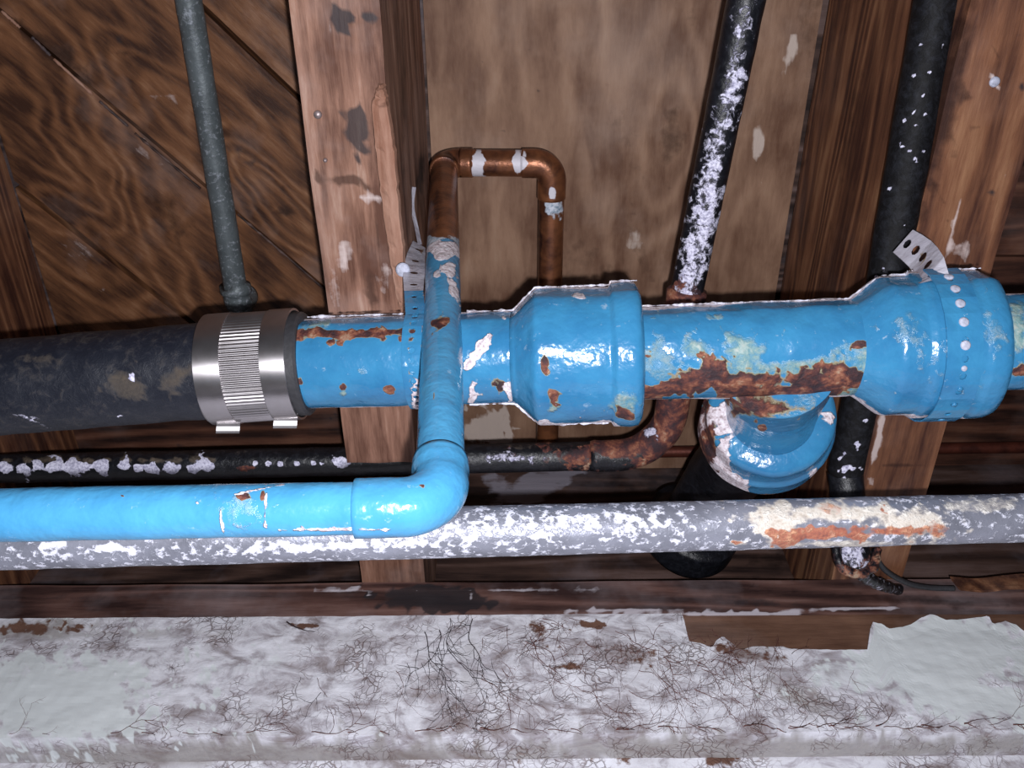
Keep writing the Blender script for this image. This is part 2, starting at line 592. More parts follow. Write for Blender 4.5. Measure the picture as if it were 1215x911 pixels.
# ------------------------------------------------------------------ materials
JB, SF = 0.55, 0.80                                        # joist underside, subfloor underside
M = {}
M['joist'] = wood('old_fir', (0.10, 0.042, 0.026), (0.27, 0.14, 0.095), (0.47, 0.32, 0.25), axis=1, ring=24, grain=1.9, ringw=0.4, grey=0.5)
M['joist_red'] = wood('red_fir', (0.05, 0.017, 0.011), (0.18, 0.075, 0.038), (0.33, 0.17, 0.09), axis=1, ring=30, grain=1.4, ringw=0.55, grey=0.15)
M['plank_x'] = wood('plank_wood_cross', (0.022, 0.009, 0.007), (0.10, 0.04, 0.025), (0.19, 0.09, 0.055), axis=0, ring=24, grain=1.0, ringw=0.6, grey=0.2)
M['ply'] = wood('plywood', (0.13, 0.062, 0.036), (0.30, 0.178, 0.115), (0.41, 0.28, 0.195), axis=1, ring=8, grain=0.5, ringw=0.30, grey=0.35, pale=(0.62, 0.52, 0.46), along=0.22, knots=[(PZ(795, 170, SF), .035, 14.0), (PZ(690, 320, SF), .05, 12.0), (PZ(640, 60, SF), .05, 9.0), (PZ(900, 300, SF), .04, 10.0), (PZ(560, 430, SF), .05, 9.0)], kd=(0, 1, 0))
M['plate'] = wood('plate_wood', (0.035, 0.017, 0.016), (0.12, 0.06, 0.05), (0.24, 0.14, 0.12), axis=0, ring=26, grain=1.1, ringw=0.6, grey=0.4, pale=(0.66, 0.62, 0.68))
M['rim'] = wood('rim_wood', (0.02, 0.011, 0.010), (0.085, 0.048, 0.038), (0.18, 0.12, 0.11), axis=0, ring=30, grain=1.0, ringw=0.6, grey=0.6, pale=(0.34, 0.32, 0.38))
M['beam'] = wood('beam_wood', (0.07, 0.032, 0.02), (0.19, 0.10, 0.065), (0.29, 0.18, 0.125), axis=0, ring=16, grain=0.9, ringw=0.5, grey=0.3)
M['splinter'] = wood('fresh_splinter', (0.24, 0.11, 0.07), (0.44, 0.26, 0.19), (0.62, 0.43, 0.34), axis=1, ring=14, grain=1.2, ringw=0.3, grey=0.1)
M['blue'] = painted('blue_paint_drain', (0.040, 0.215, 0.40), (0.026, 0.150, 0.315))
M['blue2'] = painted('blue_paint_water', (0.062, 0.275, 0.48), (0.045, 0.22, 0.42))
M['iron'] = iron('black_iron')
M['iron_dull'] = iron('black_iron_dull', (0.004, 0.004, 0.005), 0.62)
M['iron_dull'].node_tree.nodes['Principled BSDF'].inputs['Specular IOR Level'].default_value = 0.2
M['rubber'] = iron('old_drain', (0.008, 0.010, 0.018), 0.5, (0.115, 0.09, 0.068), 0.8, 1.7)
M['galv'] = galv('galvanised')
M['galv2'] = galv('galvanised_dull', (0.13, 0.155, 0.165), 0.2, 0.45, (0.42, 0.46, 0.52), 1.2)
M['copper'] = copper('copper')
M['copper_dark'] = copper('copper_red', (0.17, 0.045, 0.028), (0.07, 0.02, 0.015), 0.5)
s_ = NT('stainless')
c_ = s_.coords((40, 1, 1), False)
n_s = s_.noise(s_.coords((1, 1, 1), False), 60.0, 4, 0.6)
s_.finish(s_.mix(n_s, (0.36, 0.33, 0.33), (0.60, 0.58, 0.60)), s_.math('MULTIPLY_ADD', n_s, 0.12, 0.34), None, metal=0.95)
s_.b.inputs['Anisotropic'].default_value = 0.85
s_.b.inputs['Anisotropic Rotation'].default_value = 0.25
s_.put(s_.b.inputs['Tangent'], s_.n('Tangent', direction_type='RADIAL', axis='X').outputs[0])
M['steel'] = s_.m
M['black'] = plain('black_rubber', (0.035, 0.035, 0.04), 0.55)
M['strap'] = painted('strap_paint', (0.68, 0.68, 0.78), (0.42, 0.40, 0.48))
M['whiteboard'] = whiteboard('old_white_paint')
M['dots'] = plain('bare_zinc_dots', (0.50, 0.52, 0.64), 0.55, 0, 0.0006, 500, 0.4)
M['nail'] = plain('nail_head', (0.34, 0.27, 0.27), 0.4, 0.5)
M['root'] = plain('root_brown', (0.17, 0.065, 0.055), 0.8, 0, 0.0002, 300, 0.5)
M['wall'] = M['whiteboard']

Z = H0                                                     # heights below are above the camera
YP, YR = 0.523, 0.592                                      # plate face, rim face

# ------------------------------------------------------------------ setting: subfloor
ceil = mesh_obj('ceiling', *(lambda x0, x1, y0, y1, z0, z1: ([(x, y, z) for x in (x0, x1) for y in (y0, y1) for z in (z0, z1)],
                [(0, 1, 3, 2), (4, 5, 7, 6), (0, 1, 5, 4), (2, 3, 7, 6), (0, 2, 6, 4), (1, 3, 7, 5)]))(-0.95, 1.05, -0.55, 0.66, Z + SF + 0.024, Z + SF + 0.05), M['rim'], smooth=False)
ceil['kind'] = 'structure'
YB = -0.5
# diagonal planks of the left bays, seams seen in the photograph
s1a, s1b = PZ(8, 18, SF), PZ(392, 347, SF)
d1 = (s1b - s1a).normalized()
perp = V3((-d1.y, d1.x, 0))
if perp.x < 0:
    perp = -perp
s2 = PZ(300, 64, SF)
s3 = PZ(112, 292, SF)
o1 = 0.0
o2 = (s2 - s1a).dot(perp)
o3 = (s3 - s1a).dot(perp)
ang = math.atan2(-d1.x, d1.y)


KN = [(PZ(52, 172, SF), .050, 46.0), (PZ(150, 215, SF), .05, -24.0), (PZ(122, 62, SF), .035, 12.0), (PZ(345, 252, SF), .03, 20.0), (PZ(196, 118, SF), .045, -14.0), (PZ(285, 188, SF), .02, 14.0), (PZ(60, 60, SF), .04, 14.0), (PZ(170, 330, SF), .04, 12.0)]
M['plank'] = wood('plank_wood', (0.045, 0.018, 0.010), (0.185, 0.080, 0.036), (0.35, 0.185, 0.10), axis=1, ring=24, grain=1.15, ringw=0.42, grey=0.4, rough=0.5, along=0.17, knots=KN, kd=tuple(d1))


def clip_plank(lo, hi, x0, x1, y0, y1):
    poly = [s1a + d1 * t + perp * o for t, o in ((-3, lo), (3, lo), (3, hi), (-3, hi))]
    poly = [V3((p.x, p.y, 0)) for p in poly]
    for nx_, ny_, c in ((1, 0, x0), (-1, 0, -x1), (0, 1, y0), (0, -1, -y1)):
        out = []
        for i in range(len(poly)):
            a, b = poly[i], poly[(i + 1) % len(poly)]
            da, db = a.x * nx_ + a.y * ny_ - c, b.x * nx_ + b.y * ny_ - c
            if da >= 0:
                out.append(a)
            if da * db < 0:
                out.append(a.lerp(b, da / (da - db)))
        poly = out
        if len(poly) < 3:
            return []
    return poly


def poly_board(name, poly, z, dz, mat, parent, wear=None, rot=0.0, base=None):
    bm = bmesh.new()
    vs = [bm.verts.new((p.x, p.y, z)) for p in poly]
    f = bm.faces.new(vs)
    r = bmesh.ops.extrude_face_region(bm, geom=[f])
    for v in r['geom']:
        if isinstance(v, bmesh.types.BMVert):
            v.co.z += dz
    # cut into strips so that stains can follow
    for ax in (0, 1):
        lo = min(p[ax] for p in poly)
        hi = max(p[ax] for p in poly)
        q = lo + 0.008
        while q < hi:
            co = [0, 0, 0]
            co[ax] = q
            no = [0, 0, 0]
            no[ax] = 1
            bmesh.ops.bisect_plane(bm, geom=bm.verts[:] + bm.edges[:] + bm.faces[:], plane_co=co, plane_no=no)
            q += 0.012
    verts = [tuple(v.co) for v in bm.verts]
    bm.verts.index_update()
    faces = [tuple(v.index for v in f.verts) for f in bm.faces]
    bm.free()
    o = mesh_obj(name, verts, faces, mat, parent, wear, False, base)
    if rot:
        o.data.transform(Matrix.Rotation(-rot, 4, 'Z'))
        o.rotation_euler = (0, 0, rot)
    return o


wP = [(0, 150, 50, 22, 8, 35, .8), (2, 140, 60, 26, 12, 20, .8), (0, 290, 185, 16, 8, 40, .9), (0, 40, 172, 18, 4, 35, .9), (2, 60, 60, 50, 16, 30, .9),
      (0, 118, 232, 14, 4, 20, .9), (2, 345, 250, 14, 12, 40, .9), (2, 200, 250, 40, 22, 60, .7), (1, 196, 118, 26, 16, 0, .55), (1, 90, 300, 40, 20, 40, .5), (1, 175, 180, 30, 12, 40, .55), (0, 100, 120, 30, 10, 40, .7)]
wid = abs(o2)
seams = []
g = 0.0022
edges = [o3 - 2 * 0.15, o3 - 0.15, o3, 0.0, o2, o2 + 0.15, o2 + 0.30, o2 + 0.45, o2 + 0.60]
if o2 < 0:
    edges = [o3 + 0.30, o3 + 0.15, o3, 0.0, o2, o2 - 0.15, o2 - 0.3, o2 - 0.45, o2 - 0.6]
edges.sort()
for (bx0, bx1) in ((-0.459, -0.127), (-0.86, -0.52)):
    for a, b in zip(edges[:-1], edges[1:]):
        pl = clip_plank(a + g, b - g, bx0, bx1, YB, YR)
        if len(pl) >= 3:
            dzz = random.uniform(-0.002, 0.002)
            o = poly_board('plank', pl, Z + SF + dzz, 0.022, M['plank'], ceil, wP if bx0 > -0.5 else None, rot=ang)
# thin ragged edge left standing along the main seam
for xa, ya, xb, yb in ((2, 13, 24, 33), (38, 44, 60, 66), (64, 70, 110, 112), (118, 120, 152, 150), (160, 158, 238, 224), (282, 254, 384, 342)):
    pa, pb = PZ(xa, ya, SF - .001), PZ(xb, yb, SF - .001)
    n_ = 14
    sp_ = [(pa.lerp(pb, k / n_) + V3((0, 0, .0005 * noise.noise(V3((k, xa, 0))))), .0013 + .0012 * noise.noise(V3((k * .8, xa, 2)))) for k in range(n_ + 1)]
    tube('seam_splinter', [(p, max(.0004, r)) for p, r in sp_], M['splinter'] if xa in (2, 64) else M['rim'], ceil, seg=6, step=.004, rough=.0004, rs=300, wear=[(1, 210, 190, 6, 4, 0, 1.0)])
# plywood of the middle bay
slab('plywood_panel', M['ply'], [(-0.072, YB, Z + SF), (0.263, YB, Z + SF), (0.263, YR, Z + SF), (-0.072, YR, Z + SF)], 0.018, ceil,
     wear=[(1, 938, 60, 8, 26, 20, .75), (1, 900, 168, 9, 16, 20, .8), (1, 750, 285, 20, 12, 0, .55), (2, 795, 170, 16, 42, 8, .75), (2, 690, 330, 40, 60, 0, .55), (2, 960, 20, 20, 60, 0, .6), (2, 830, 40, 30, 40, 0, .5),
           (0, 573, 75, 4, 3, 0, .8), (0, 640, 108, 4, 3, 0, .8), (0, 596, 153, 3, 3, 0, .8), (0, 528, 105, 5, 2, 0, .8), (0, 629, 60, 5, 2, 0, .8), (2, 740, 150, 60, 30, 60, .5), (1, 575, 510, 26, 22, 0, .9), (2, 760, 300, 10, 40, -20, .6), (2, 535, 300, 14, 60, 0, .55)], nu=90, nv=220)
# cross planks of the right bay
yy = YB
ew = [0.14, 0.142, 0.138, 0.141, 0.14, 0.139, 0.14, 0.142]
for w_ in ew:
    y2 = min(yy + w_, YR)
    if y2 - yy > 0.02:
        slab('plank', M['plank_x'], [(0.328, yy + g / 2, Z + SF), (0.66, yy + g / 2, Z + SF), (0.66, y2 - g / 2, Z + SF), (0.328, y2 - g / 2, Z + SF)], 0.022, ceil, nu=40, nv=14, jit=0.001)
    yy += w_

# ------------------------------------------------------------------ joists
def joist(label, x0, x1, mat, wear=None, notch=None, base=None):
    y0, sy, sz = YB, 0.006, 0.005
    ny = int((YR - y0) / sy)
    nz = int((SF - JB - 0.001) / sz)

    def present(i, j):
        if notch:
            yc, zc = y0 + (i + .5) * sy, JB + (j + .5) * sz
            rag = 0.004 * noise.noise(V3((yc * 90, zc * 90, 3)))
            if notch[0] + rag < yc < notch[1] + rag and zc < notch[2]:
                return False
        return True
    o = cells('floor_joist', mat, x0, x1, ny, nz, y0, Z + JB, sy, sz, present, wear=wear, base=base, nx=12)
    tag(o, label, 'joist')
    return o


j1 = joist('pale split floor joist left of the copper loop, with a raised splinter', -0.1265, -0.0745, M['joist'],
           wear=[(0, 408, 22, 17, 12, 0, 1.5), (0, 440, 22, 14, 7, 0, 1.2), (0, 425, 150, 15, 24, -10, 1.5), (1, 385, 60, 26, 60, 0, .45), (1, 455, 330, 14, 30, 0, .55), (1, 400, 340, 14, 40, 0, .5), (1, 420, 120, 60, 100, 0, .42), (1, 440, 236, 30, 9, 12, .66), (2, 420, 216, 34, 7, 5, 1.2),
                 (1, 410, 305, 16, 22, 0, .7), (2, 440, 350, 10, 22, -6, .95), (2, 470, 300, 4, 30, 0, .8), (0, 432, 518, 10, 20, 80, .0), (2, 452, 300, 3, 50, -8, .8), (0, 500, 200, 4, 26, 0, .9), (2, 478, 100, 4, 120, 0, .7)],
           notch=(0.398, 0.452, 0.603))
j2 = joist('red-brown floor joist behind the bell-shaped pipe end at right', 0.266, 0.3245, M['joist_red'],
           wear=[(2, 1120, 120, 26, 130, 14, .85), (2, 1085, 260, 16, 40, 14, .7), (1, 1180, 97, 7, 6, 0, 1.2), (0, 1212, 104, 7, 5, 0, 1.0), (0, 1176, 228, 8, 6, 0, 1.0), (0, 1195, 45, 20, 3, -10, .9), (1, 1140, 300, 22, 14, 20, .6), (1, 1190, 210, 12, 30, 14, .45),
                 (2, 965, 60, 10, 120, 8, .8), (1, 1042, 520, 5, 40, 12, .9), (1, 1130, 275, 4, 60, 14, .7), (2, 1070, 552, 30, 4, 0, .8), (0, 1160, 265, 8, 8, 0, .5), (2, 1010, 150, 8, 120, 12, .6)])
j3 = joist('dark brown floor joist at the far left edge', -0.511, -0.459, M['joist_red'])
j4 = joist('outer brown floor joist beyond the right edge of the view', 0.66, 0.712, M['joist_red'])
# split in the left joist: a lifted sliver
sp = []
spts = [(452, 100, 0.547, 0.004), (450, 125, 0.545, 0.011), (457, 180, 0.543, 0.013), (463, 240, 0.543, 0.012), (470, 300, 0.544, 0.011), (476, 352, 0.546, 0.008), (478, 375, 0.548, 0.003)]
rows = []
for (x, y, z, w) in spts:
    p = PZ(x, y, z)
    rows.append((p, w))
vs, fs = [], []
dense = []
for (a, wa), (b, wb) in zip(rows[:-1], rows[1:]):
    for k in range(8):
        dense.append((a.lerp(b, k / 8), wa + (wb - wa) * k / 8))
dense.append(rows[-1])
for i, (p, w) in enumerate(dense):
    q = 0.0012 * noise.noise(V3((i * 0.7, 0, 0)))
    for dx, dz in ((-w / 2, 0.003), (-w / 2 + 0.001, -0.001), (0 + q, -0.0032 + q), (w / 2 - 0.001, -0.0005), (w / 2, 0.004)):
        vs.append((p.x + dx + q, p.y, p.z + dz))
for i in range(len(dense) - 1):
    for k in range(4):
        fs.append((i * 5 + k, i * 5 + k + 1, (i + 1) * 5 + k + 1, (i + 1) * 5 + k))
    fs.append((i * 5 + 4, i * 5, (i + 1) * 5, (i + 1) * 5 + 4))
fs += [tuple(range(5)), tuple(len(vs) - 5 + k for k in range(5))]
o = mesh_obj('splinter', vs, fs, M['splinter'], j1, [(2, 452, 125, 12, 4, -20, .8), (2, 470, 330, 4, 20, 0, .6)], False)
o['label'] = 'pale raised splinter torn from the joist edge'


def nail(x, y, z, r, parent, mat=None, nrm=(0, 0, -1)):
    p = PZ(x, y, z)
    n_ = V3(nrm)
    prof = [(0.010, r * 0.4), (0.001, r * 0.4), (0.0005, r), (-0.0005, r), (-0.0014, r * 0.75), (-0.0018, 0.0001)]
    return tube('nail', [(p - n_ * a, b) for a, b in prof], mat or M['nail'], parent, seg=16, step=1)


nail(377, 136, 0.5495, 0.0026, j1)
nail(386, 190, 0.5495, 0.0014, j1)
nail(1180, 97, 0.5495, 0.0032, j2, M['dots'])

# board lying under the planks along the rim in the left bay
bb = slab('blocking_board', M['plank_x'], [(-0.458, 0.470, Z + 0.768), (-0.1275, 0.470, Z + 0.768), (-0.1275, 0.585, Z + 0.768), (-0.458, 0.585, Z + 0.768)], 0.028, None, nu=60, nv=22, jit=0.001,
          base=(0, 0, 0), wear=[(0, 395, 495, 8, 3, -40, .9), (0, 300, 531, 160, 4, 0, .6)])
tag(bb, 'red-brown board across the left bay above the black gas pipe', 'board')

# ------------------------------------------------------------------ rim, plate, beam, wall
rim = cells('rim_board', M['rim'], YR + 0.0005, YR + 0.035, 190, 24, -0.88, Z + JB + 0.003, 0.01, 0.0105, lambda i, j: True, nx=3, axis='X',
            wear=[(1, 120, 665, 20, 12, -40, .7), (1, 230, 662, 60, 8, 0, .5), (1, 640, 575, 60, 22, -30, .8), (1, 590, 575, 30, 16, 30, .7), (0, 720, 670, 60, 20, 0, .5), (0, 800, 575, 80, 20, 0, .8), (2, 950, 665, 80, 20, 0, .8)])
tag(rim, 'dark weathered rim board closing the joist bays above the plate', 'board')
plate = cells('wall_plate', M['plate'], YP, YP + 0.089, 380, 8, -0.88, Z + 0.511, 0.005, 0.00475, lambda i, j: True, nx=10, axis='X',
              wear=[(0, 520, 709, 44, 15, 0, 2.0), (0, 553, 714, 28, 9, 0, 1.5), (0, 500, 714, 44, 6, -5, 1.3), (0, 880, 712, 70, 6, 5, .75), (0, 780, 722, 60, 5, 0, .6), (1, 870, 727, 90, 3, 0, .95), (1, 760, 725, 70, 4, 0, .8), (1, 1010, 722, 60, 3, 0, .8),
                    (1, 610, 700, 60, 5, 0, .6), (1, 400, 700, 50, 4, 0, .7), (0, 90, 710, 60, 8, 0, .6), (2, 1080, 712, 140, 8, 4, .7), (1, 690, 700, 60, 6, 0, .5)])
tag(plate, 'brown wooden wall plate with a black stain below the blue elbow', 'plate')
beam = cells('painted_beam', M['beam'], YP + 0.0015, YP + 0.031, 380, 22, -0.88, Z + 0.4005, 0.005, 0.005, lambda i, j: True, nx=6, axis='X')
tag(beam, 'wooden beam under the plate, its white paint crazed and torn', 'beam')

# paint skin on the beam, with the torn upper edge of the photograph
top = [(-500, 728), (0, 729), (60, 727), (130, 730), (200, 727), (260, 729), (300, 723), (330, 726), (420, 727), (520, 724), (560, 727), (640, 727), (700, 725), (760, 726), (808, 727), (812, 736), (806, 744), (816, 750), (806, 760), (830, 764), (845, 770), (850, 760),
       (858, 756), (868, 764), (880, 772), (892, 768), (930, 768), (938, 771), (1000, 772), (1030, 772), (1031, 756), (1033, 740), (1046, 742), (1053, 748), (1070, 746), (1082, 742), (1092, 735), (1104, 731), (1122, 738), (1150, 736), (1172, 733),
       (1177, 743), (1192, 739), (1205, 744), (1215, 752), (1230, 757), (1300, 750), (1700, 745)]
xs, x_ = [], -500.0
while x_ < 1700:
    xs.append(x_)
    x_ += 3.2 if -20 < x_ < 1240 else 12
zb = 0.4005
vs, fs = [], []
NR = 42


def topy(x):
    for (a, ya), (b, yb) in zip(top[:-1], top[1:]):
        if a <= x <= b:
            return ya + (yb - ya) * (x - a) / max(b - a, 1e-6)
    return 728


wearW = [(2, 300, 896, 420, 22, 0, 1.0), (2, 900, 890, 420, 20, 0, .95), (2, 1190, 884, 60, 18, 0, .9), (2, 880, 778, 70, 12, 8, .55), (2, 720, 768, 90, 14, 0, .5), (2, 600, 760, 20, 30, 0, .5), (1, 70, 830, 110, 50, 0, 1.2), (1, 300, 790, 60, 20, 0, .55), (1, 1120, 770, 100, 45, 5, 1.35), (1, 1130, 820, 100, 30, 15, 1.1), (1, 1010, 800, 70, 26, 5, .6), (0, 30, 745, 34, 9, 0, .75), (0, 92, 745, 14, 7, -20, .75), (2, 40, 748, 70, 14, 0, .9), (0, 365, 742, 18, 4, 0, .8),
         (0, 710, 742, 18, 4, 0, .8), (0, 640, 748, 18, 16, 20, .6), (0, 740, 775, 60, 14, 0, .6), (0, 880, 775, 50, 10, 10, .7), (0, 680, 790, 30, 8, 0, .6),
         (2, 150, 752, 160, 6, 0, .7), (2, 420, 755, 70, 10, 0, .6), (2, 500, 800, 100, 60, 0, .35), (2, 960, 830, 60, 20, 25, .8), (2, 170, 890, 60, 20, 0, .8), (2, 120, 905, 120, 10, 0, .8), (2, 560, 790, 20, 60, 0, .6), (2, 800, 790, 80, 30, 0, .4), (2, 300, 850, 60, 20, 0, .6), (2, 1180, 850, 60, 16, 0, .6)]
cols = 0
for x in xs:
    ty = topy(x) + 0.9 * noise.noise(V3((x * 0.13, 5, 0)))
    p = PY(x, ty, YP)
    zt = min(p.z - Z, 0.511)
    X = p.x
    thick = 0.0016
    for r in range(NR + 1):
        z = zt + (zb - 0.001 - zt) * r / NR
        off = 0.0007 * noise.noise(V3((X * 35, z * 60, 1))) + 0.0004 * noise.noise(V3((X * 120, z * 160, 1)))
        if 1031 <= x <= 1240 and r < 5:
            off -= 0.0012 * (5 - r) / 5
        if r == 0:
            vs.append((X, YP + 0.0015, Z + z))
        vs.append((X, YP - thick + off + 0.0005, Z + z))
    for q in (.006, .012, .018, .024, .030):
        vs.append((X, YP + q, Z + zb - 0.0012 + .0004 * noise.noise(V3((X * 60, q * 60, 4)))))
    cols += 1
n_ = NR + 7
for i in range(cols - 1):
    for r in range(n_ - 1):
        fs.append((i * n_ + r, i * n_ + r + 1, (i + 1) * n_ + r + 1, (i + 1) * n_ + r))
skin = mesh_obj('paint_skin', vs, fs, M['whiteboard'], beam, wearW, False)
skin['label'] = 'crazed white paint torn away along its upper edge'

# wall below the beam
def grid_wall(name, Y, z0, z1, mat, wear):
    vs, fs = [], []
    nx, nz = 300, 60
    for i in range(nx + 1):
        for j in range(nz + 1):
            X = -0.88 + 1.92 * i / nx
            z = z0 + (z1 - z0) * (j / nz) ** 0.6
            off = 0.001 * noise.noise(V3((X * 30, z * 30, 7)))
            vs.append((X, Y + off, Z + z))
    for i in range(nx):
        for j in range(nz):
            q = i * (nz + 1) + j
            fs.append((q, q + nz + 1, q + nz + 2, q + 1))
    n0 = len(vs)
    for X in (-0.88, 1.04):
        for z in (z0, z1):
            vs.append((X, Y + 0.06, Z + z))
    fs += [(n0, n0 + 1, n0 + 3, n0 + 2)]
    return mesh_obj(name, vs, fs, mat, None, wear, False)


wall = grid_wall('wall_back', YP + 0.026, -1.2, 0.4, M['whiteboard'], [(2, 170, 905, 120, 14, 0, .9), (0, 740, 905, 30, 6, 0, 1), (0, 860, 900, 20, 12, 0, 1), (0, 640, 906, 20, 4, 0, .9), (2, 1000, 900, 200, 10, 0, .6)])
wall['kind'] = 'structure'
fl = mesh_obj('floor', [(-0.88, -0.6, 0), (1.04, -0.6, 0), (1.04, 0.6, 0), (-0.88, 0.6, 0), (-0.88, -0.6, -0.05), (1.04, -0.6, -0.05), (1.04, 0.6, -0.05), (-0.88, 0.6, -0.05)],
              [(0, 1, 2, 3), (4, 5, 6, 7), (0, 1, 5, 4), (1, 2, 6, 5), (2, 3, 7, 6), (3, 0, 4, 7)], plain('concrete', (0.25, 0.24, 0.22), 0.85, 0, 0.002, 60), smooth=False)
fl['kind'] = 'structure'

# hair-fine roots and cracks over the paint
def strands(name, starts, Y, parent, col, seed, r0=0.00042, label=None):
    rnd = random.Random(seed)
    vs, fs = [], []

    def ribbon(pts, r):
        b0 = len(vs)
        n = len(pts)
        for i, (x, y) in enumerate(pts):
            p = PY(x, y, Y)
            rr = r * (1 - 0.75 * i / n)
            for a in range(3):
                an = a * 2.094 + 0.5
                vs.append((p.x + rr * math.cos(an), p.y - 0.0001 + rr * 0.6 * math.sin(an), p.z + rr * math.cos(an + 1)))
        for i in range(n - 1):
            for a in range(3):
                a2 = (a + 1) % 3
                fs.append((b0 + i * 3 + a, b0 + i * 3 + a2, b0 + (i + 1) * 3 + a2, b0 + (i + 1) * 3 + a))

    def grow(x, y, an, L, r, depth):
        pts = [(x, y)]
        n = max(4, int(L / 4))
        for i in range(n):
            an += rnd.uniform(-0.34, 0.34)
            x += math.cos(an) * L / n
            y += math.sin(an) * L / n
            if y < 733 or y > 872:
                break
            pts.append((x, y))
            if depth < 2 and rnd.random() < 0.26:
                grow(x, y, an + rnd.choice((-1, 1)) * rnd.uniform(0.4, 1.0), L * rnd.uniform(0.25, 0.55), r * 0.65, depth + 1)
        if len(pts) > 2:
            ribbon(pts, r)
    for (cx, cy, sx, sy, n, Lm, amn, amx, rs) in starts:
        for _ in range(n):
            grow(rnd.gauss(cx, sx), rnd.gauss(cy, sy), math.radians(rnd.uniform(amn, amx)), Lm * rnd.uniform(0.5, 1.3), r0 * rs * rnd.uniform(0.5, 1.1), 0)
    o = mesh_obj(name, vs, fs, col, parent, None, True)
    o['kind'] = 'stuff'
    if label:
        o['label'] = label
    return o


YS = YP - 0.0014
strands('root_strands', [(520, 740, 16, 6, 5, 90, 60, 130, 1.2), (520, 780, 26, 16, 7, 40, 40, 140, .7), (385, 800, 14, 14, 3, 45, 80, 120, .7), (340, 735, 6, 3, 1, 45, 30, 60, 1.3), (590, 800, 30, 30, 8, 60, -60, 120, .7)], YS, beam,
        plain('root_black', (0.04, 0.025, 0.03), 0.8), 3, label='black fine roots below the stain')
strands('root_strands', [(700, 768, 60, 10, 44, 24, -180, 180, .8), (870, 778, 40, 9, 40, 22, -180, 180, .8), (760, 770, 90, 12, 26, 50, 40, 150, .6), (900, 800, 50, 14, 22, 50, 50, 120, .6), (640, 745, 30, 8, 20, 30, 0, 180, .8), (720, 800, 120, 25, 26, 75, 20, 70, .7), (800, 790, 60, 15, 10, 85, 30, 60, .9)], YS, beam,
        M['root'], 11, label='red-brown fine roots over the crazed paint')
strands('crack_line', [(x, 866 - (x - 600) * 0.009, 3, 0.6, 1, 70, -3, 3, 0.9) for x in range(-30, 1210, 40)] + [(x, 864 - (x - 600) * 0.009, 3, 0.8, 1, 40, -8, 8, 1.5) for x in range(520, 1210, 52)], YS, beam, M['root'], 21)

# ------------------------------------------------------------------ pipes
def L3(a, b, k):
    return a.lerp(b, k)


# blue cast-iron drain
A0, B0 = PT(352, 431, 0.53), PT(1260, 404, 0.50)


def drainp(x):                    # point of the axis seen at column x
    lo, hi = 0.0, 1.0
    for _ in range(40):
        md = (lo + hi) / 2
        px, _y = proj(np.array([A0.lerp(B0, md)]))
        if px[0] < x:
            lo = md
        else:
            hi = md
    return A0.lerp(B0, lo)


RD = 0.0272
drain = thing('blue_drain_pipe', 'thick blue-painted iron drain pipe with a rusted tee, running right from the steel clamp', 'pipe', drainp(700))
wB = [(0, 400, 396, 62, 5, 2, 1.2), (0, 455, 394, 30, 4, 0, 1.2), (1, 375, 388, 22, 8, 0, .8), (0, 392, 406, 6, 4, 0, 1.2), (0, 407, 459, 4, 4, 0, 1.3), (0, 463, 462, 4.5, 4.5, 0, 1.3), (1, 408, 466, 4, 5, 0, 1), (0, 352, 452, 4, 4, 0, 1.2), (1, 385, 383, 10, 4, 0, 1),
      (2, 603, 460, 9, 10, 0, 1.1), (0, 596, 458, 9, 9, 0, .9), (2, 568, 418, 7, 28, 38, 1.1), (1, 430, 440, 10, 6, 0, .6), (2, 560, 466, 5, 14, 0, .8)]
tube('pipe_length', [(PT(350, 431.3, .53), RD), (drainp(616), RD)], M['blue'], drain, seg=128, step=0.0016, facet=True, wear=wB, rough=0.0009, topside=0.16)
hub = [(608, RD), (613, RD + .0008), (636, RD + .0125), (639, RD + .0132), (700, RD + .0128), (720, RD + .0126), (723, RD + .0126), (726, RD + .0150), (745, RD + .0158), (754, RD + .0150), (758, RD + .012), (760, RD + .006), (761, RD - .001)]
tube('bell_end', [(drainp(x), r) for x, r in hub], M['blue'], drain, seg=128, step=0.0016, facet=True, rough=0.0008, topside=0.22,
     wear=[(0, 646, 432, 4, 12, 0, 1.0), (1, 648, 434, 5, 14, 0, .6), (0, 656, 468, 7, 7, 0, 1.1), (1, 657, 478, 6, 10, 0, .9), (1, 744, 480, 16, 14, 0, .85), (0, 742, 492, 9, 6, 0, 1.0), (2, 690, 352, 9, 5, 0, .8), (2, 725, 505, 24, 5, 10, .8), (2, 640, 502, 40, 3, 6, .8)])
wT = [(0, 790, 462, 34, 9, -8, 1.25), (0, 828, 450, 30, 14, -10, 1.25), (0, 850, 445, 20, 16, 20, 1.2), (0, 875, 462, 34, 16, 10, 1.3), (0, 905, 474, 34, 18, 0, 1.3), (0, 940, 468, 40, 12, -12, 1.3), (0, 985, 456, 50, 12, -10, 1.25), (0, 1000, 442, 26, 10, 0, 1.0), (0, 1040, 450, 34, 6, -4, 1.2),
      (0, 960, 450, 40, 10, 0, .9), (0, 1018, 409, 9, 4, -20, 1.1), (0, 1056, 462, 6, 5, 0, .9), (0, 900, 450, 50, 8, 0, .9),
      (1, 822, 412, 20, 12, 0, .9), (1, 884, 416, 30, 22, 20, .95), (1, 870, 440, 80, 18, 0, .9), (1, 960, 438, 60, 16, 0, .9), (1, 1030, 430, 34, 18, 0, 1.0), (1, 1050, 450, 24, 18, 0, 1.0), (1, 785, 435, 24, 34, 0, .7), (1, 1010, 412, 26, 8, 0, .7), (1, 1000, 466, 70, 6, -8, .9)]
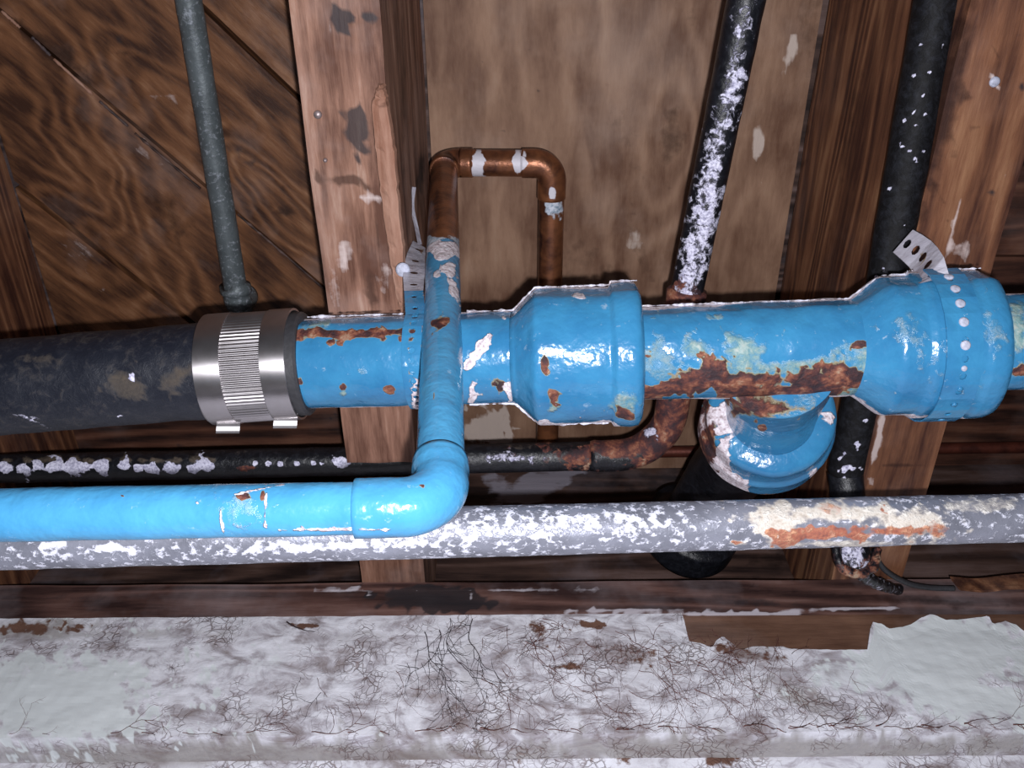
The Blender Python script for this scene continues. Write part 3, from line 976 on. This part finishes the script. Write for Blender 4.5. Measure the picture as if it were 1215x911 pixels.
tube('tee_body', [(drainp(750), RD), (drainp(800), RD), (drainp(980), RD + .0012), (drainp(1030), RD + .001)], M['blue'], drain, seg=128, step=0.0016, facet=True, rough=0.0011, topside=0.2, wear=wT)
hub = [(1004, RD), (1012, RD + .0022), (1040, RD + .0118), (1045, RD + .0128), (1070, RD + .0128), (1073, RD + .0128), (1077, RD + .0144), (1133, RD + .0146), (1137, RD + .0156), (1152, RD + .0156), (1161, RD + .0142), (1166, RD + .009), (1167, RD - .001)]
tube('bell_end', [(drainp(x), r) for x, r in hub], M['blue'], drain, seg=128, step=0.0016, facet=True, rough=0.0008, topside=0.2,
     wear=[(1, 1080, 390, 30, 34, 0, .55), (1, 1180, 400, 20, 50, 0, .55), (1, 1130, 430, 70, 60, 0, .42)])
tube('pipe_length', [(drainp(1148), RD), (B0 + (B0 - A0) * 0.35, RD)], M['blue'], drain, seg=96, step=0.002, rough=0.0008, topside=0.2, wear=[(1, 1208, 390, 14, 30, 0, 1.0), (0, 1210, 440, 9, 5, 0, .9)])
# branch of the tee: neck and bell, going up and towards the wall
b0, b1, b2 = PT(922, 430, 0.51), PT(916, 489, 0.578), PT(899, 524, 0.665)
bd = (b2 - b1).normalized()
tube('tee_branch', [(b0, .034), (b0.lerp(b1, .3), .0325), (b0.lerp(b1, .5), .0305), (b0.lerp(b1, .75), .0288), (b1 + bd * 0.004, .0285)], M['blue'], drain, seg=96, step=0.0016, rough=0.0006, wear=[(0, 900, 476, 40, 15, 6, 1.4), (0, 940, 470, 26, 10, -20, 1.3), (1, 905, 490, 50, 8, 0, .7), (0, 905, 508, 4, 4, 0, 1.3), (1, 920, 486, 44, 9, 0, .8)])
bell = [(b1, .028), (b1 + bd * .001, .0375), (b1 + bd * .003, .0405), (b1 + bd * .006, .0415), (b1 + bd * .020, .0418), (b1 + bd * .026, .0422), (b1 + bd * .030, .045), (b1 + bd * .052, .0455), (b1 + bd * .058, .0435), (b1 + bd * .058, .030)]
tube('branch_bell', bell, M['blue'], drain, seg=96, step=0.0016, rough=0.0008,
     wear=[(2, 862, 500, 13, 28, -8, 1.4), (2, 858, 545, 7, 26, -14, 1.2), (2, 872, 576, 22, 9, 40, 1.3), (0, 830, 525, 20, 62, -14, 1.5), (2, 836, 500, 10, 24, 10, .55), (2, 846, 560, 10, 24, -20, .6), (2, 980, 492, 9, 14, 0, 1.1), (2, 966, 566, 6, 12, 30, .9), (0, 915, 588, 40, 3, 0, .9)])

# dark drain beyond the branch
e0, e1, e2 = b1 + bd * .055, PT(862, 560, 0.735), PT(812, 640, 0.80)
dk = thing('dark_drain_bend', 'black iron drain bend behind the grey pipe, beneath the blue tee branch', 'pipe', e1)
mid = arc(e0, e1, e2, 0.05, 10)
tube('bend', [(e0, .029)] + [(p, .030) for p in mid] + [(e2, .030)], M['iron'], dk, seg=64, rough=0.0008)
ed = (e2 - e1).normalized()
tube('collar', [(e2 - ed * .03, .030), (e2 - ed * .028, .042), (e2 - ed * 0.004, .043), (e2, .041), (e2, .030)], M['iron'], dk, seg=64, rough=0.0008)

# old black drain on the left
Lx = PT(-330, 486, 0.535)
C0 = PT(352, 431, 0.53)
old = tube('old_drain_pipe', [(Lx, .0288), (PT(270, 438, 0.531), .0288)], M['rubber'], None, seg=96, step=0.002, rough=0.0007, base=(0, .46, 0),
           wear=[(1, 150, 460, 30, 16, 20, .95), (1, 205, 450, 26, 12, -20, .9), (1, 45, 425, 24, 6, 0, .8), (1, 20, 470, 40, 30, 0, .4), (2, 157, 446, 4, 4, 0, .9), (2, 143, 493, 5, 2, -20, .8), (2, 30, 494, 24, 3, 10, .55), (2, 40, 500, 30, 2, 20, .5), (1, 110, 400, 60, 8, -6, .6), (0, 50, 410, 16, 4, 0, .4)])
tag(old, 'blackened dusty drain pipe entering from the left into the steel clamp', 'pipe')
# coupling
ca, cb = PT(253, 438.6, 0.531), PT(366, 430.8, 0.53)
cdv = (cb - ca).normalized()
CL = (cb - ca).length
coup = thing('clamp_coupling', 'shiny steel shielded clamp coupling joining the black drain to the blue one', 'coupling', ca.lerp(cb, .5))
tube('rubber_sleeve', [(ca + cdv * CL * .04, .0295), (ca + cdv * CL * .04, .0312), (ca + cdv * CL * .975, .0312), (cb, .0300), (cb, .0275)], M['black'], coup, seg=96, rough=0.0003, wear=None, sharp=True)


def ringband(name, k0, k1, r, mat, corr=0, seg=128, lip=True):
    pts = [(ca + cdv * CL * k0, r - .0012), (ca + cdv * CL * k0, r), (ca + cdv * CL * (k0 + .012), r + .0001), (ca + cdv * CL * (k1 - .012), r + .0001), (ca + cdv * CL * k1, r), (ca + cdv * CL * k1, r - .0012)]
    if not corr:
        return tube(name, pts, mat, coup, seg=seg, step=0.01, caps=False, sharp=True)
    # corrugated shield: ridges parallel to the pipe
    u = (-FW - cdv * (-FW).dot(cdv)).normalized()
    w = cdv.cross(u)
    vs, fs = [], []
    N = corr * 6
    for k in (k0, k1):
        for i in range(N):
            a = 2 * math.pi * i / N
            rr = r + 0.00042 * math.cos(a * corr)
            vs.append(ca + cdv * CL * k + (u * math.cos(a) + w * math.sin(a)) * rr)
    for i in range(N):
        j = (i + 1) % N
        fs.append((i, j, N + j, N + i))
    return mesh_obj(name, [tuple(v) for v in vs], fs, mat, coup, None, True)


o = ringband('corrugated_shield', .255, .665, .0325, M['steel'], corr=84)
ringband('clamp_band', .0, .26, .0334, M['steel'])
ringband('clamp_band', .655, .90, .0334, M['steel'])
# strap tails standing off below
for (x0, x1, yt, yb, t) in ((258, 286, 498, 514, 0.522), (326, 354, 490, 508, 0.522)):
    vs, fs = [], []
    n = 8
    for lay in (0, 0.0008):
        for i in range(n + 1):
            for j in range(5):
                k = i / n
                p = PT(x0 + (x1 - x0) * j / 4 - 2 * k, yt - 6 + (yb - yt + 6) * k, t - 0.003 * math.sin(k * 2.0) + lay)
                vs.append(tuple(p))
    st = (n + 1) * 5
    for lay in (0, 1):
        for i in range(n):
            for j in range(4):
                q = lay * st + i * 5 + j
                fs.append((q, q + 1, q + 6, q + 5))
    for i in range(n):
        fs.append((i * 5, i * 5 + 5, i * 5 + 5 + st, i * 5 + st))
        fs.append((i * 5 + 4, i * 5 + 9, i * 5 + 9 + st, i * 5 + 4 + st))
    fs.append(tuple(n * 5 + j for j in range(5)) + tuple(n * 5 + j + st for j in range(4, -1, -1)))
    mesh_obj('band_tail', vs, fs, M['steel'], coup, None, False)
# worm-screw housings on the back of the bands
for k in (.13, .78):
    c = ca + cdv * CL * k + FW * 0.034 + UP * -0.012
    tube('screw_housing', [(c - UP * .008, .0045), (c + UP * .008, .0045)], M['steel'], coup, seg=12, sharp=True)

# blue water pipe: horizontal run, elbow, drop, copper loop
RW = 0.0111
wt_top = PT(527, 196, 0.75)
wx, wy = wt_top.x, PT(525, 560, 0.385).y
Yv = (wt_top.y + wy) / 2
hz = PT(470, 600, 0.37).z - Z
print('water z', hz, 'drop', wt_top, wy)
Ptop = wt_top
Pbot = PT(522, 601, 0.371)
Pleft = PT(0, 611, 0.364)
Pleft2 = Pbot + (Pleft - Pbot) * 1.7
water = thing('water_pipe', 'blue-painted water pipe with an elbow, dropping from a bare copper loop', 'pipe', Pbot)
vd = (Ptop - Pbot).normalized()
hd = (Pleft - Pbot).normalized()
wV = [(0, 522, 384, 7, 6, 0, 1.0), (1, 522, 384, 9, 8, 0, .8), (2, 528, 296, 30, 10, 0, 1.3), (2, 532, 318, 9, 10, 30, .9), (2, 538, 345, 6, 16, -30, .75), (2, 518, 325, 8, 8, 0, .6), (0, 515, 470, 2, 6, 0, .7)]
tube('pipe_drop', [(Pbot + vd * 0.020, RW), (Pbot + vd * ((Ptop - Pbot).length * 0.59), RW)], M['blue2'], water, seg=72, step=0.0016, wear=wV, rough=0.0003)
tube('pipe_run', [(Pbot + hd * 0.030, RW), (Pleft2, RW)], M['blue2'], water, seg=72, step=0.0016, rough=0.0003,
     wear=[(1, 286, 608, 30, 34, -30, .55), (2, 288, 622, 22, 10, 0, .5), (0, 290, 588, 10, 4, -10, .85), (0, 312, 586, 4, 7, 0, .85), (2, 262, 616, 2, 20, -10, .8), (2, 316, 600, 2, 26, 0, .85), (0, 144, 588, 1.6, 1.6, 0, 1), (2, 400, 628, 60, 3, 0, .7), (2, 300, 582, 30, 2, -12, .8)])
ea = arc(Pbot + vd * .05, Pbot, Pbot + hd * .05, 0.0155, 16)
RE = RW + 0.0016
ept = [(Pbot + vd * .0315, RW - .0003), (Pbot + vd * .0308, RE), (Pbot + vd * .023, RE + .0001), (Pbot + vd * .0195, RE - .0009)] + [(p, RE - .0002) for p in ea] + [(Pbot + hd * .024, RE), (Pbot + hd * .0352, RE), (Pbot + hd * .0358, RW - .0003)]
tube('elbow', ept, M['blue2'], water, seg=72, step=0.002, rough=0.0002, wear=[(0, 502, 576, 2, 2, 0, 1.1), (0, 502, 616, 1.5, 1.5, 0, 1.0), (2, 440, 628, 30, 3, 0, .6)])
# copper
cpts = (Ptop - Pbot).length
Pc = PT(527, 193, 0.752)
Pr = PT(655, 194, 0.742)
Pe = PT(649, 545, 0.915)
tube('copper_riser', [(Pbot + vd * (cpts * 0.575), RW), (Ptop - vd * 0.012, RW)], M['copper'], water, seg=56, step=0.002, wear=[(2, 528, 292, 30, 12, 0, 1.3), (0, 518, 250, 5, 40, 0, .7)])
cr = (Pr - Pc).normalized()
e1p = arc(Pbot, Pc, Pr, 0.013, 14)
tube('copper_elbow', [(Pc - vd * .0215, RW), (Pc - vd * .021, RW + .0011), (Pc - vd * .014, RW + .0011)] + [(p, RW + .001) for p in e1p] + [(Pc + cr * .014, RW + .0011), (Pc + cr * .0245, RW + .0011), (Pc + cr * .025, RW)], M['copper'], water, seg=56, step=0.002,
     wear=[(0, 530, 190, 10, 16, 0, .8), (1, 568, 192, 4, 9, 0, .9)])
tube('copper_crosspiece', [(Pc + cr * .024, RW), (Pr - cr * .022, RW)], M['copper'], water, seg=56, step=0.002, wear=[(1, 568, 192, 6, 16, 0, 1.2), (1, 614, 192, 5, 16, 0, 1.1)])
dd = (Pe - Pr).normalized()
e2p = arc(Pc, Pr, Pe, 0.014, 14)
tube('copper_elbow', [(Pr - cr * .0255, RW), (Pr - cr * .025, RW + .0011), (Pr - cr * .015, RW + .0011)] + [(p, RW + .001) for p in e2p] + [(Pr + dd * .015, RW + .0011), (Pr + dd * .03, RW + .0011), (Pr + dd * .0305, RW)], M['copper'], water, seg=56, step=0.002,
     wear=[(1, 618, 194, 9, 9, 0, 1.0), (1, 655, 228, 6, 7, 0, .9), (0, 655, 200, 14, 12, 0, .6)])
tube('copper_branch', [(Pr + dd * .029, RW), (Pe, RW)], M['copper'], water, seg=56, step=0.002, wear=[(2, 655, 244, 12, 14, 0, .95), (1, 655, 236, 7, 8, 0, 1.0), (0, 640, 290, 4, 60, 0, .8)])

# galvanised pipe along the wall
Ga, Gb = PT(600, 629.5, 0.468), PT(1215, 614, 0.49)
Gl = Ga + (Ga - Gb) * 1.6
Gr = Gb + (Gb - Ga) * 0.5
gp = tube('galvanised_pipe', [(Gl, .0134), (Gr, .0134)], M['galv'], None, seg=80, step=0.002, rough=0.0004, base=(0, 0, .42),
          wear=[(2, 640, 625, 120, 22, 0, .62), (2, 720, 615, 80, 10, 0, .7), (2, 400, 648, 150, 7, -2, .8), (2, 130, 650, 30, 6, 0, 1.0), (2, 60, 650, 20, 6, 0, .9), (2, 560, 630, 50, 20, 0, .7), (2, 460, 645, 60, 12, 0, .75),
                (1, 920, 618, 34, 26, 0, 1.1), (1, 990, 608, 90, 13, 0, .95), (1, 1080, 620, 60, 20, 0, .9), (1, 1000, 645, 100, 5, 0, .8), (0, 975, 632, 52, 9, -2, 1.25), (0, 1060, 630, 50, 7, 0, .9), (0, 985, 604, 30, 9, 0, .6), (0, 940, 640, 22, 6, -10, 1.1), (0, 1110, 628, 26, 8, 0, .7), (1, 1160, 600, 60, 10, 0, .7), (0, 420, 658, 10, 4, 0, .4)])
tag(gp, 'long horizontal grey galvanised pipe with white bloom and an orange rust patch', 'pipe')

# small galvanised pipe in the left bay
g0, g1 = PZ(214, -60, 0.772), PZ(281, 350, 0.772)
sg = thing('galvanised_supply_pipe', 'thin dull grey pipe crossing the diagonal boards in the left bay', 'pipe', g1)
gd = (g1 - g0).normalized()
tube('pipe_length', [(g0 - gd * .35, .0106), (g1, .0106)], M['galv2'], sg, seg=48, step=0.003, rough=0.0004, base=(0, 0, .45), wear=[(2, 225, 25, 8, 10, 0, .6)])
ge = arc(g1 - gd * .03, g1 + gd * 0.012, g1 + gd * 0.012 + V3((0, 0, .04)), 0.009, 10)
tube('elbow_fitting', [(g1 - gd * .010, .0106), (g1 - gd * .010, .0145), (g1 - gd * .004, .0148), (g1 - gd * .003, .0128)] + [(p, .0128) for p in ge] + [(g1 + gd * 0.012 + V3((0, 0, .025)), .0128)], M['galv2'], sg, seg=48, step=0.003, rough=0.0005, base=(0.2, 0, .5))

# black gas pipe: left run, rusty elbow, run towards the top of the picture
ZG = 0.578
RG = 0.0118
q0 = PT(-520, 567, 0.722)
q1 = PZ(700, 541, ZG)
qc = PZ(790, 538, ZG)
q2 = PZ(818, 330, ZG + .006)
q3 = PZ(900, -70, ZG + .014)
gas = thing('gas_pipe', 'black gas pipe along the plate, turning upward at a rusty bend, crusted with white salts', 'pipe', qc)
wG = [(0, 55, 545, 200, 3, 0, .4), (0, 290, 555, 14, 3, 0, 1.0)]
rr = random.Random(5)
for k, x in enumerate((6, 28, 45, 62, 84, 100, 122, 146, 163, 180, 206, 228, 246)):
    wG.append((2, x, 554 + rr.uniform(-2, 2), rr.uniform(6, 9), rr.uniform(5, 7), 0, 1.6))
    wG.append((1, x + 4, 546, 10, 5, 0, .8))
for x in (352, 372, 382, 302, 318, 332):
    wG.append((2, x, 550, 3, 3, 0, 1.3))
wG += [(2, 600, 543, 60, 6, 0, .55), (2, 405, 548, 12, 4, 0, 1.2), (0, 690, 540, 50, 16, 0, .7), (1, 650, 530, 60, 6, 0, .5), (1, 250, 536, 200, 4, 0, .4)]
tube('pipe_length', [(q0, RG), (q1, RG)], M['iron'], gas, seg=56, step=0.0022, rough=0.0005, wear=wG)
qd1 = (q1 - qc).normalized()
qd2 = (q2 - qc).normalized()
ga = arc(q1, qc, q2, 0.042, 22)
tube('pipe_bend', [(q1 - qd1 * .0, RG), (q1 - qd1 * .004, RG + .001)] + [(p, RG + .0012) for p in ga] + [(qc.lerp(q2, .62), RG + .0005)], M['iron'], gas, seg=56, step=0.002, rough=0.0009,
     wear=[(0, 770, 505, 60, 50, 0, 1.3), (0, 735, 535, 40, 14, 0, .8), (1, 720, 528, 50, 8, 0, .9), (1, 750, 515, 40, 16, -30, .55), (2, 772, 512, 8, 6, 0, .9)])
qa = q2 + (q3 - q2).normalized() * 0.0
gd2 = (q3 - q2).normalized()
tube('threaded_socket', [(qc.lerp(q2, .6), RG), (qc.lerp(q2, .6), RG + .0030), (q2 - gd2 * .010, RG + .0028), (q2 - gd2 * .008, RG)], M['iron'], gas, seg=48, rough=0.0008, base=(.6, 0, 0), wear=[(0, 812, 350, 30, 30, 0, 1.3), (2, 818, 340, 10, 8, 0, .6)])
tube('pipe_length', [(q2 - gd2 * .02, RG), (q3 + gd2 * 0.2, RG)], M['iron'], gas, seg=64, step=0.0022, rough=0.0004,
     wear=[(2, 826, 305, 22, 75, 10, .72), (2, 848, 190, 19, 95, 10, .63), (2, 870, 100, 16, 70, 10, .60), (2, 884, 30, 14, 40, 10, .58), (0, 812, 350, 26, 18, 0, 1.2)])

# right black pipe beside the joist
r0, r1, r2, r3 = PT(1122, -60, 0.525), PT(1052, 330, 0.594), PT(1003, 560, 0.662), PT(1012, 668, 0.662)
bk = thing('black_iron_pipe', 'black iron pipe beside the right joist, passing behind the blue drain', 'pipe', r1)
wR = [(1, 1050, 200, 1, 1, 10, .1)]
for k in range(26):
    y = rr.uniform(40, 345)
    wR.append((2, 1113 - 0.185 * y + rr.uniform(-16, 16), y, rr.uniform(1.5, 3), rr.uniform(1.5, 3), 0, 1.0))
for k in range(14):
    y = rr.uniform(480, 590)
    wR.append((2, 1023 - 0.2 * (y - 480) + rr.uniform(-14, 14), y, rr.uniform(1.5, 3.5), rr.uniform(1.5, 3), 0, 1.1))
r01 = r0 + (r0 - r1).normalized() * 0.2
tube('pipe_length', [(r01, .0131), (r0, .0131), (r1, .0127), (r2, .0127)], M['iron_dull'], bk, seg=56, step=0.0022, rough=0.0004, wear=wR)
tube('pipe_end', [(r2, .0127), (r2.lerp(r3, .6), .0127), (r3, .0135), (r3 + (r3 - r2).normalized() * .006, .010)], M['iron'], bk, seg=56, step=0.0022, rough=0.0015, wear=[(2, 1014, 662, 18, 20, 0, .62), (0, 1030, 672, 16, 16, 0, .8)])
# wire holding its end to the plate
hk = PT(1012, 660, 0.655)
hpts = [PT(992, 650, 0.646), PT(998, 672, 0.640), PT(1018, 681, 0.638), PT(1036, 672, 0.642), PT(1040, 652, 0.65)]
hk_t = thing('pipe_hook', 'rusty hook strap under the end of the black pipe by the plate', 'hook', hpts[2])


def smoothpath(p, n=8):
    out = []
    for i in range(len(p) - 1):
        a, b, c, d = p[max(i - 1, 0)], p[i], p[i + 1], p[min(i + 2, len(p) - 1)]
        for k in range(n):
            t = k / n
            out.append(0.5 * ((2 * b) + (c - a) * t + (2 * a - 5 * b + 4 * c - d) * t * t + (3 * b - a - 3 * c + d) * t ** 3))
    out.append(p[-1])
    return out


tube('hook_loop', [(p, .0035) for p in smoothpath(hpts)], M['iron'], hk_t, seg=16, step=0.002, rough=0.0012, rs=200, base=(.55, .3, .2))
lg = [PT(1020, 680, 0.64), PT(1036, 690, 0.66), PT(1056, 697, 0.70), PT(1066, 700, 0.712)]
tube('hook_foot', [(p, .0042) for p in smoothpath(lg)], M['iron'], hk_t, seg=16, step=0.002, rough=0.0016, rs=200, base=(.3, .5, .42))
cw = smoothpath([PT(1036, 655, 0.665), PT(1050, 676, 0.68), PT(1075, 691, 0.695), PT(1102, 697, 0.704), PT(1132, 698, 0.706)], 10)
cb_ = tube('black_strip', [(p, .0022) for p in cw], M['black'], None, seg=12, step=0.002)  # thin black tube following a dark curve along the plate
tag(cb_, 'short curved black strip lying along the top of the plate at right', 'cable')
# loose orange chip of wood on the plate
chip = slab('wood_chip', M['joist_red'], [PY(1128, 688, YP - .002), PY(1300, 684, YP - .002), PY(1300, 699, YP - .002), PY(1138, 701, YP - .002)], 0.0045, None, nu=40, nv=8, jit=0.003)
tag(chip, 'orange-brown sliver of wood on the plate at the right edge', 'wood chip')

# thin copper tube across the bays
tc = tube('thin_copper_tube', [(PZ(700, 537, 0.772), .0062), (PZ(1360, 529, 0.772), .0062)], M['copper_dark'], None, seg=24, step=0.006)
tag(tc, 'thin reddish copper tube close to the subfloor, passing through the right joist', 'pipe')


# ------------------------------------------------------------------ perforated hanger straps
def strap(name, label, path, mat, wear=None, dots=None, topside=None, hole=0.26):
    """path: list of (point, side half-width vector, normal); each cell has a real punched hole"""
    root = thing(name, label, 'strap', path[0][0])
    vs, fs = [], []
    th = 0.0009
    K = 8
    for (a, sa, na), (b, sb, nb) in zip(path[:-1], path[1:]):
        outer = [(0, -1), (0.5, -1), (1, -1), (1, 0), (1, 1), (0.5, 1), (0, 1), (0, 0)]
        L = (b - a).length
        hw = sa.length
        for lay in (0, 1):
            for (u, v) in outer:
                vs.append(a.lerp(b, u) + sa.lerp(sb, u) * v + na.lerp(nb, u) * th * lay)
            for (u, v) in outer:
                c, d = u - .5, v
                l = math.hypot(c * 2, d)
                c, d = c * 2 / l, d / l
                uu = .5 + c * (hole * 2 * hw * 0.62) / L
                vv = d * hole * 1.25
                vs.append(a.lerp(b, uu) + sa.lerp(sb, uu) * vv + na.lerp(nb, uu) * th * lay)
        q = len(vs) - 32
        for i in range(K):
            j = (i + 1) % K
            fs.append((q + i, q + j, q + 8 + j, q + 8 + i))
            fs.append((q + 16 + i, q + 16 + j, q + 24 + j, q + 24 + i))
            fs.append((q + 8 + i, q + 8 + j, q + 24 + j, q + 24 + i))
        for i, j in ((0, 1), (1, 2), (4, 5), (5, 6)):
            fs.append((q + i, q + j, q + 16 + j, q + 16 + i))
    mesh_obj('perforated_band', [tuple(v) for v in vs], fs, mat, root, wear, False)
    return root


def wrap(axis_x, r, half, a0, a1, n):
    c = drainp(axis_x)
    d = (B0 - A0).normalized()
    u = (-FW - d * (-FW).dot(d)).normalized()
    w = UP - d * UP.dot(d) - u * UP.dot(u)
    w.normalize()
    out = []
    for i in range(n + 1):
        a = math.radians(a0 + (a1 - a0) * i / n)
        nn = u * math.cos(a) + w * math.sin(a)
        out.append((c + nn * r, d * half, nn))
    return out, c, d, u, w


# left strap: around the pipe under the water drop, up to the joist side
wr, c, d, u, w = wrap(499, RD + .0012, .0058, -150, 62, 18)
wr += [(PT(493, 374, .512), d * .0058, (-FW * .3 + UP * .9).normalized()), (PT(492, 360, .522), d * .0058, (-FW * .6 + UP * .7).normalized()), (PT(491, 346, .535), d * .0058, (-FW * .8 + UP * .5).normalized())]
strapblue = M['blue']
Js = -0.0735
tail = []
ends = [(PT(492, 352, 0.545), d * .0056, -FW), (PT(492, 338, 0.575), d * .0056, -FW), (V3((Js, 0, 0)), None, None)]
t1 = PT(491, 345, 0.535)
t2 = PT(491, 331, 0.560)
t3 = PT(492, 317, 0.585)
t4 = PT(494, 303, 0.615)
t5 = PT(498, 290, 0.650)
sv = [V3((.0058, 0, 0)), V3((.0066, .0006, 0)), V3((.0070, .001, 0)), V3((.0060, .002, 0)), V3((.0045, .003, 0))]
tail = [(p, s_, V3((0, -.5, -.85))) for p, s_ in zip((t1, t2, t3, t4, t5), sv)]
st1 = strap('hanger_strap', 'white-flecked perforated strap holding the drain to the pale split joist', wr, M['blue'], wear=[(2, 496, 470, 8, 24, 0, .9), (2, 500, 400, 3, 50, 0, .5), (0, 486, 420, 2, 60, 0, .45)])
# the free upper end as its own whitened length
def add_band(root, name, path, mat, wear=None, hole=.3):
    r2_ = strap('tmp', 'tmp', path, mat, wear, hole=hole)
    ch = r2_.children[0]
    ch.name = name
    ch.parent = root
    ch.location = ch.location + r2_.location - root.location
    bpy.data.objects.remove(r2_)
    return ch


ub = add_band(st1, 'upper_band', tail, M['strap'], [(0, 500, 300, 4, 4, 0, .9), (2, 495, 310, 20, 40, 0, .5)], .32)
ub['label'] = 'bare white upper end of the strap'
npt = PT(478, 320, 0.572)
nn_ = V3((0.1, -.3, -.9)).normalized()
tube('nail', [(npt - nn_ * .012, .0014), (npt - nn_ * .001, .0014), (npt - nn_ * .0008, .0046), (npt + nn_ * .0005, .0046), (npt + nn_ * .0012, .003), (npt + nn_ * .0014, .0002)], M['dots'], st1, seg=20, step=1)
# thin curling edge of the strap along the joist side
ce = smoothpath([t5, PT(494, 270, 0.665), PT(489, 245, 0.67), PT(491, 222, 0.672)], 5)
pth = [(p, V3((.0010, .001, .0025)), V3((.5, -.3, -.8))) for p in ce]
add_band(st1, 'twisted_end', pth, M['strap'], None, .01)

# right strap: over the big bell, up to the right joist
wr2, c2, d2, u2, w2 = wrap(1105, RD + .0160, .0092, -120, 70, 15)
st2 = strap('hanger_strap', 'blue perforated strap around the bell-shaped pipe end at right', wr2, M['blue'], hole=.17, wear=[(1, 1140, 400, 30, 90, 0, .42)])
hts = [PT(1108, 332, 0.480), PT(1103, 319, 0.493), PT(1098, 309, 0.507), PT(1091, 301, 0.519), PT(1081, 293, 0.530), PT(1071, 286, 0.541)]
sd = (UP * .75 + RT * .66).normalized()
sv2 = [RT * .008 + UP * .002, RT * .0075 + UP * .0065, sd * .0098, sd * .0098, sd * .0095, sd * .009]
ub2 = add_band(st2, 'upper_band', [(p, -s_, -FW) for p, s_ in zip(hts, sv2)], M['strap'], [(0, 1095, 305, 5, 5, 0, .6)], .3)
ub2['label'] = 'bare white upper end of the strap'
for ang_ in (54, 40, 27, 13, -3, -19, -35, -50):
    a = math.radians(ang_)
    nn2 = u2 * math.cos(a) + w2 * math.sin(a)
    p = c2 + nn2 * (RD + .0160)
    s_ = 1.0 if ang_ > -10 else 0.6
    tube('filled_hole', [(p, .0026 * s_), (p + nn2 * .0012, .0026 * s_), (p + nn2 * .0016, .0018 * s_), (p + nn2 * .0017, .0001)], M['dots'] if ang_ > -25 else M['blue'], st2, seg=14, step=1)

# thick lip of old paint along the upper edge of the drain
def lip(x0, x1, angd, amp=1.0):
    pts = []
    x = x0
    while x <= x1:
        r = RD
        for (a, b), lo, hi in (((610, 761), 637, 758), ((1006, 1167), 1044, 1164)):
            if lo < x < hi:
                r = RD + .0128 + (.0020 if (x > 725 and x < 761) or x > 1075 else 0)
            elif a < x <= lo:
                r = RD + .0128 * (x - a) / (lo - a)
        a = math.radians(angd + 3 * noise.noise(V3((x * .05, 3, 0))))
        nn2 = u * math.cos(a) + w * math.sin(a)
        k = 0.55 + 1.1 * noise.noise(V3((x * .035, 9, angd))) + 0.8 * noise.noise(V3((x * .16, 2, angd)))
        rr_ = 0.0009 * amp * max(0.04, k)
        pts.append((drainp(x) + nn2 * (r + .0002), rr_))
        x += 1.3
    return tube('paint_lip', pts, M['strap'], drain, seg=7, step=1, rough=0.0005, rs=420, wear=[(0, 900, 360, 300, 6, 0, .35)], base=(0, 0, .5))


for a_, b_, g_ in ((368, 482, 84), (556, 758, 84), (762, 1040, 84), (1044, 1082, 83), (1132, 1163, 84)):
    lip(a_, b_, g_).name = 'paint_lip'
lip(556, 720, -86, .9)
